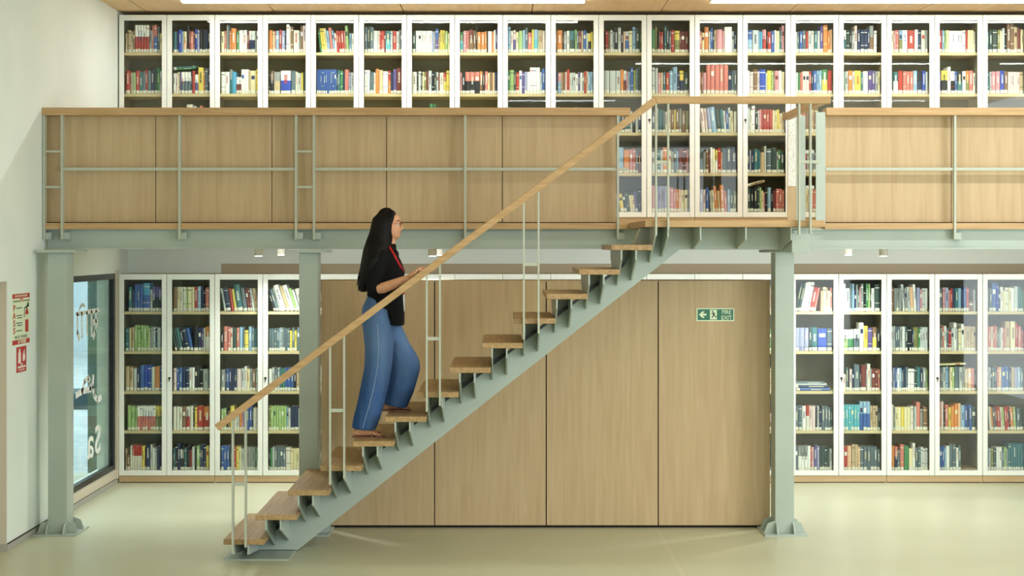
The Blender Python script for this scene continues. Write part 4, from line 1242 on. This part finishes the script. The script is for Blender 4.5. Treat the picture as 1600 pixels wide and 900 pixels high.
# head
hc = P(605, 351)
bd.ball(hc, (0.083, 0.072, 0.088), 16)
bd.ball(P(613, 357), (0.060, 0.062, 0.078), 16)
bd.ball(P(615.5, 366), (0.044, 0.045, 0.040), 14)
bd.ball(P(620.5, 369.2), (0.017, 0.022, 0.016), 10)
bd.ball(P(617, 343.5), (0.036, 0.058, 0.040), 12)
tube(bd, [(P(623.6, 348.5), 0.010, 0.011), (P(625.8, 353), 0.011, 0.012), (P(627.8, 356.6), 0.010, 0.014), (P(627.0, 358.2), 0.008, 0.016)], n=12)
bd.ball(P(624.6, 362.8), (0.009, 0.021, 0.006), 8)
bd.ball(P(624.2, 365.2), (0.009, 0.019, 0.006), 8)
for s in (-1, 1):
    bd.ball(P(620, 356.5) + Vector((0, s * 0.034, 0)), (0.022, 0.018, 0.022), 10)
    bd.ball(P(603, 356) + Vector((0, s * 0.072, 0)), (0.016, 0.007, 0.028), 10)
body = bd.build('body', M['skin'], per)
remesh(body, 0.0042, 4)
# face details
for s in (-1, 1):
    e = MB().ball(P(622.2, 350.6) + Vector((0, s * 0.031, 0)), 0.0115, 10)
    e.ball(P(623.8, 350.6) + Vector((0.002, s * 0.0325, 0)), 0.0062, 8, 1)
    e.build('eye', [M['eye_white'], M['brow']], body)
    b = MB()
    tube(b, [(P(623.8, 345.8) + Vector((0, s * 0.014, 0)), 0.0025, 0.003), (P(623.6, 344.6) + Vector((0, s * 0.034, 0)), 0.003, 0.003), (P(621, 345.6) + Vector((0, s * 0.052, 0)), 0.002, 0.002)], n=8)
    b.build('eyebrow', M['brow'], body)
MB().ball(P(625.0, 362.6), (0.0085, 0.020, 0.0048), 8).ball(P(624.7, 365.2), (0.0085, 0.018, 0.0055), 8).build('lips', M['lip'], body)
# glasses
g = MB()
for s in (-1, 1):
    c_ = P(627.0, 351) + Vector((0.002, s * 0.033, 0))
    rim = [c_ + Vector((-0.010 * abs(math.cos(q)) * 0.3, 0.025 * math.cos(q), 0.021 * math.sin(q))) for q in [2 * PI * i / 20 for i in range(21)]]
    for p, q in zip(rim[:-1], rim[1:]): g.cyl(p, q, 0.0016, None, 6)
    g.cyl(c_ + Vector((-0.002, s * 0.025, 0.006)), P(604, 351) + Vector((0, s * 0.078, 0.004)), 0.0016, None, 6)
g.cyl(P(627.4, 350) + Vector((0.002, -0.008, 0)), P(627.4, 350) + Vector((0.002, 0.008, 0)), 0.0016, None, 6)
g.build('glasses', M['gold'], per)

# --- black top
tp = MB()
tube(tp, [(P(600, 479), 0.112, 0.160, (1, 0, -0.5)), (P(601, 466), 0.122, 0.150, (1, 0, -0.15)), (P(603, 440), 0.124, 0.148, (1, 0, 0)), (P(604.5, 424), 0.124, 0.152, (1, 0, 0)),
          (P(603, 408), 0.105, 0.160, (1, 0, 0)), (P(603, 397), 0.078, 0.150, (1, 0, 0)), (P(606, 390), 0.056, 0.085, (1, 0, -0.3)), (P(608, 386.5), 0.050, 0.066, (1, 0, -0.3))], n=28, close0=False)
tube(tp, [(P(596, 401, NY + 0.02), 0.062, 0.060), (P(590, 420, NY - 0.01), 0.062, 0.058), (P(584, 440, 10.775), 0.058, 0.054), (P(584.5, 452, 10.768), 0.052, 0.050), (P(591.5, 451.5, 10.757), 0.047, 0.047)], n=20, close1=False)
tube(tp, [(P(602, 401, FYA - 0.04), 0.060, 0.060), (P(598, 424, FYA), 0.058, 0.056), (P(596, 448, FYA + 0.02), 0.050, 0.050), (P(599, 460, FYA + 0.02), 0.047, 0.047)], n=20, close1=False)
# front tail of the shirt
tube(tp, [(P(612, 460), 0.080, 0.145, (1, 0, 0)), (P(617, 485), 0.066, 0.145, (1, 0, 0)), (P(619, 505), 0.056, 0.140, (1, 0, -0.06)), (P(619.2, 507.5), 0.054, 0.140, (1, 0, -0.06))], n=24, close0=False, close1=False, flat=2.4)
# collar
tube(tp, [(P(613, 385), 0.018, 0.064, (1, 0, -0.5)), (P(618, 391), 0.020, 0.058, (1, 0, -0.5)), (P(621, 396), 0.012, 0.045, (1, 0, -0.5))], n=14)
top_ = tp.build('top', M['shirt'], per)
remesh(top_, 0.006, 6)

# --- wide jeans
jn = MB()
tube(jn, [(P(594, 468), 0.092, 0.140, (1, 0, -0.15)), (P(591, 484), 0.112, 0.160, (1, 0, -0.1)), (P(592, 503), 0.118, 0.170, (1, 0, -0.05)), (P(593, 520), 0.112, 0.165, (1, 0, -0.05))], n=28)
tube(jn, [(P(590, 500, 10.87), 0.108, 0.092, (1, 0, 0)), (P(592, 522, 10.865), 0.106, 0.098, (1, 0, 0)), (P(592.5, 546, 10.86), 0.097, 0.096, (1, 0, 0)), (P(591, 572, 10.86), 0.095, 0.094, (1, 0, 0.05)),
          (P(586, 600, 10.86), 0.098, 0.095, (1, 0, 0.1)), (P(579.5, 630, 10.86), 0.097, 0.098, (1, 0, 0.12)), (P(572.5, 655, 10.86), 0.090, 0.098, (1, 0, -0.05)), (P(568, 670, 10.86), 0.081, 0.095, (1, 0, -0.09))], n=26, close1=False)
tube(jn, [(P(604, 503, 11.0), 0.112, 0.092, (1, 0, -0.3)), (P(616, 524, 11.02), 0.112, 0.098, (1, 0, -0.45)), (P(626, 543, 11.03), 0.112, 0.096, (1, 0, -0.35)), (P(631.5, 560, 11.03), 0.109, 0.096, (1, 0, -0.15)), (P(632.5, 577, 11.03), 0.107, 0.096, (1, 0, 0.05)),
          (P(630, 594, 11.03), 0.104, 0.096, (1, 0, 0.18)), (P(624, 615, 11.03), 0.100, 0.097, (1, 0, 0.1)), (P(616.8, 631, 11.03), 0.089, 0.095, (1, 0, -0.22)), (P(616, 633.5, 11.03), 0.088, 0.094, (1, 0, -0.22))], n=26, close1=False)
jeans = jn.build('jeans', M['denim'], per)
remesh(jeans, 0.0065, 16)
ss = MB()
def seam(pts):
    for p, q in zip(pts[:-1], pts[1:]): ss.cyl(p, q, 0.0022, None, 6)
seam([P(589, 500, 10.776), P(590.5, 522, 10.768), P(591.5, 546, 10.766), P(590, 572, 10.767), P(585, 600, 10.766), P(578, 630, 10.763), P(570.5, 655, 10.763), P(567, 669, 10.766)])
ss.build('side_seam', M['stitch'], jeans)
# --- long hair
hr = MB()
tube(hr, [(P(602, 334), 0.055, 0.05, (1, 0, 0)), (P(600.5, 341), 0.080, 0.078, (1, 0, 0)), (P(599.5, 350), 0.086, 0.090, (1, 0, 0)), (P(597, 362), 0.087, 0.096, (1, 0, 0.05)), (P(593.5, 376), 0.094, 0.115, (1, 0, 0)), (P(590, 390), 0.098, 0.165, (1, 0, 0)),
          (P(586.5, 405), 0.094, 0.205, (1, 0, 0)), (P(583, 420), 0.090, 0.200, (1, 0, 0)), (P(577, 434), 0.080, 0.170, (1, 0, 0)), (P(572, 446), 0.056, 0.130, (1, 0, 0))], n=28, close1=True)
tube(hr, [(P(612, 334.5), 0.034, 0.052, (1, 0, -0.3)), (P(611.5, 341), 0.036, 0.072, (1, 0, 0)), (P(609, 352), 0.030, 0.083, (1, 0, 0)), (P(607, 364), 0.030, 0.085, (1, 0, 0)), (P(604, 378), 0.034, 0.080, (1, 0, 0))], n=22)
hair = hr.build('hair', M['hair'], per)
remesh(hair, 0.006, 5)
lk2 = MB()
HR = random.Random(5)
for i in range(150):
    f = HR.random()
    dy = HR.uniform(-0.13, 0.12)
    a = P(577 + 16 * f + HR.uniform(-2, 2), 380 + HR.uniform(-20, 16)) + Vector((0.01, dy * 0.8, 0))
    lx = 561 + 17 * f + HR.uniform(-2, 2)
    ly = 446 + 8 * math.sin(PI * min(1, f + 0.15)) + HR.uniform(-14, 4) - 6 * f
    m1 = P(568.5 + 18 * f + HR.uniform(-1.5, 1.0), 418) + Vector((0, dy, 0))
    m2 = P(563.5 + 19 * f + HR.uniform(-3.5, 2), 434) + Vector((0, dy, 0))
    b = P(lx, ly) + Vector((0, dy * 0.9, 0))
    r = HR.uniform(0.003, 0.0075)
    tube(lk2, [(a, r * 0.6, r * 0.6), (m1, r, r), (m2, r, r), (b, r * 0.35, r * 0.35)], n=7)
for i in range(26):      # loose curls at the tips
    x_ = HR.uniform(561, 576); y_ = HR.uniform(436, 451); dy = HR.uniform(-0.1, 0.1); r = HR.uniform(0.002, 0.004)
    pts = [P(x_ + 2.2 * math.sin(k_ * 1.1), y_ - 8 + k_ * 3.0) + Vector((0, dy + 0.008 * math.cos(k_ * 1.1), 0)) for k_ in range(5)]
    tube(lk2, [(p, r, r) for p in pts], n=6)
lk2.build('hair_strands', M['hair'], hair)
# --- red lanyard with a white card
ly = MB()
def ribbon(pts, w):
    for p, q in zip(pts[:-1], pts[1:]):
        d_ = (q - p).normalized()
        n_ = d_.cross(Vector((0, 1, 0))).normalized() * w / 2
        t_ = Vector((0, 0.0012, 0))
        ly.add([p - n_ - t_, q - n_ - t_, q + n_ - t_, p + n_ - t_, p - n_ + t_, q - n_ + t_, q + n_ + t_, p + n_ + t_],
               [(0, 1, 2, 3), (7, 6, 5, 4), (0, 4, 5, 1), (1, 5, 6, 2), (2, 6, 7, 3), (3, 7, 4, 0)])
ribbon([P(607.5, 384, 10.868), P(611, 389, 10.852), P(616, 398, 10.822), P(621.5, 408, 10.838), P(626.5, 417, 10.862), P(630.5, 424, 10.90)], 0.014)
ribbon([P(630.6, 424, 10.925), P(631.4, 440, 10.93), P(631.2, 460, 10.93)], 0.010)
ly.build('lanyard', M['strap_red'], per)
MB().box(X(630.2, 10.93), X(630.2, 10.93) + 0.007, 10.905, 10.965, Z(487, 10.93), Z(460, 10.93)).build('name_card', M['card_white'], per)
# --- flat sandals
for (px0, px1, pyb, Y) in ((550, 601.5, 684.1, 10.86), (592, 642, 641.9, 11.03)):
    zs = (5 if Y < 10.9 else 6) * RISE + 0.0006
    x0, x1 = X(px0, Y), X(px1, Y)
    poly = []
    for i in range(13):
        f = i / 12
        poly.append((x0 + (x1 - x0) * f, Y - (0.028 + 0.018 * math.sin(PI * f * 0.85)) * (1 if 0 < i < 12 else 0.5)))
    for i in range(12, -1, -1):
        f = i / 12
        poly.append((x0 + (x1 - x0) * f, Y + (0.028 + 0.016 * math.sin(PI * f * 0.85)) * (1 if 0 < i < 12 else 0.5)))
    sd = MB().prism(poly, 'z', zs, zs + 0.009)
    so = sd.build('sandal', M['sandal'], per)
    sb_ = MB()
    for f, hh in ((0.64, 0.036), (0.80, 0.026)):
        c_ = Vector((x0 + (x1 - x0) * f, Y, zs + 0.011))
        arc_ = [c_ + Vector((0.006 * math.cos(q), 0.047 * math.cos(q), hh * math.sin(q))) for q in [PI * i / 12 for i in range(13)]]
        tube(sb_, [(p, 0.005, 0.003) for p in arc_], n=8)
    sb_.build('strap', M['sandal'], so)
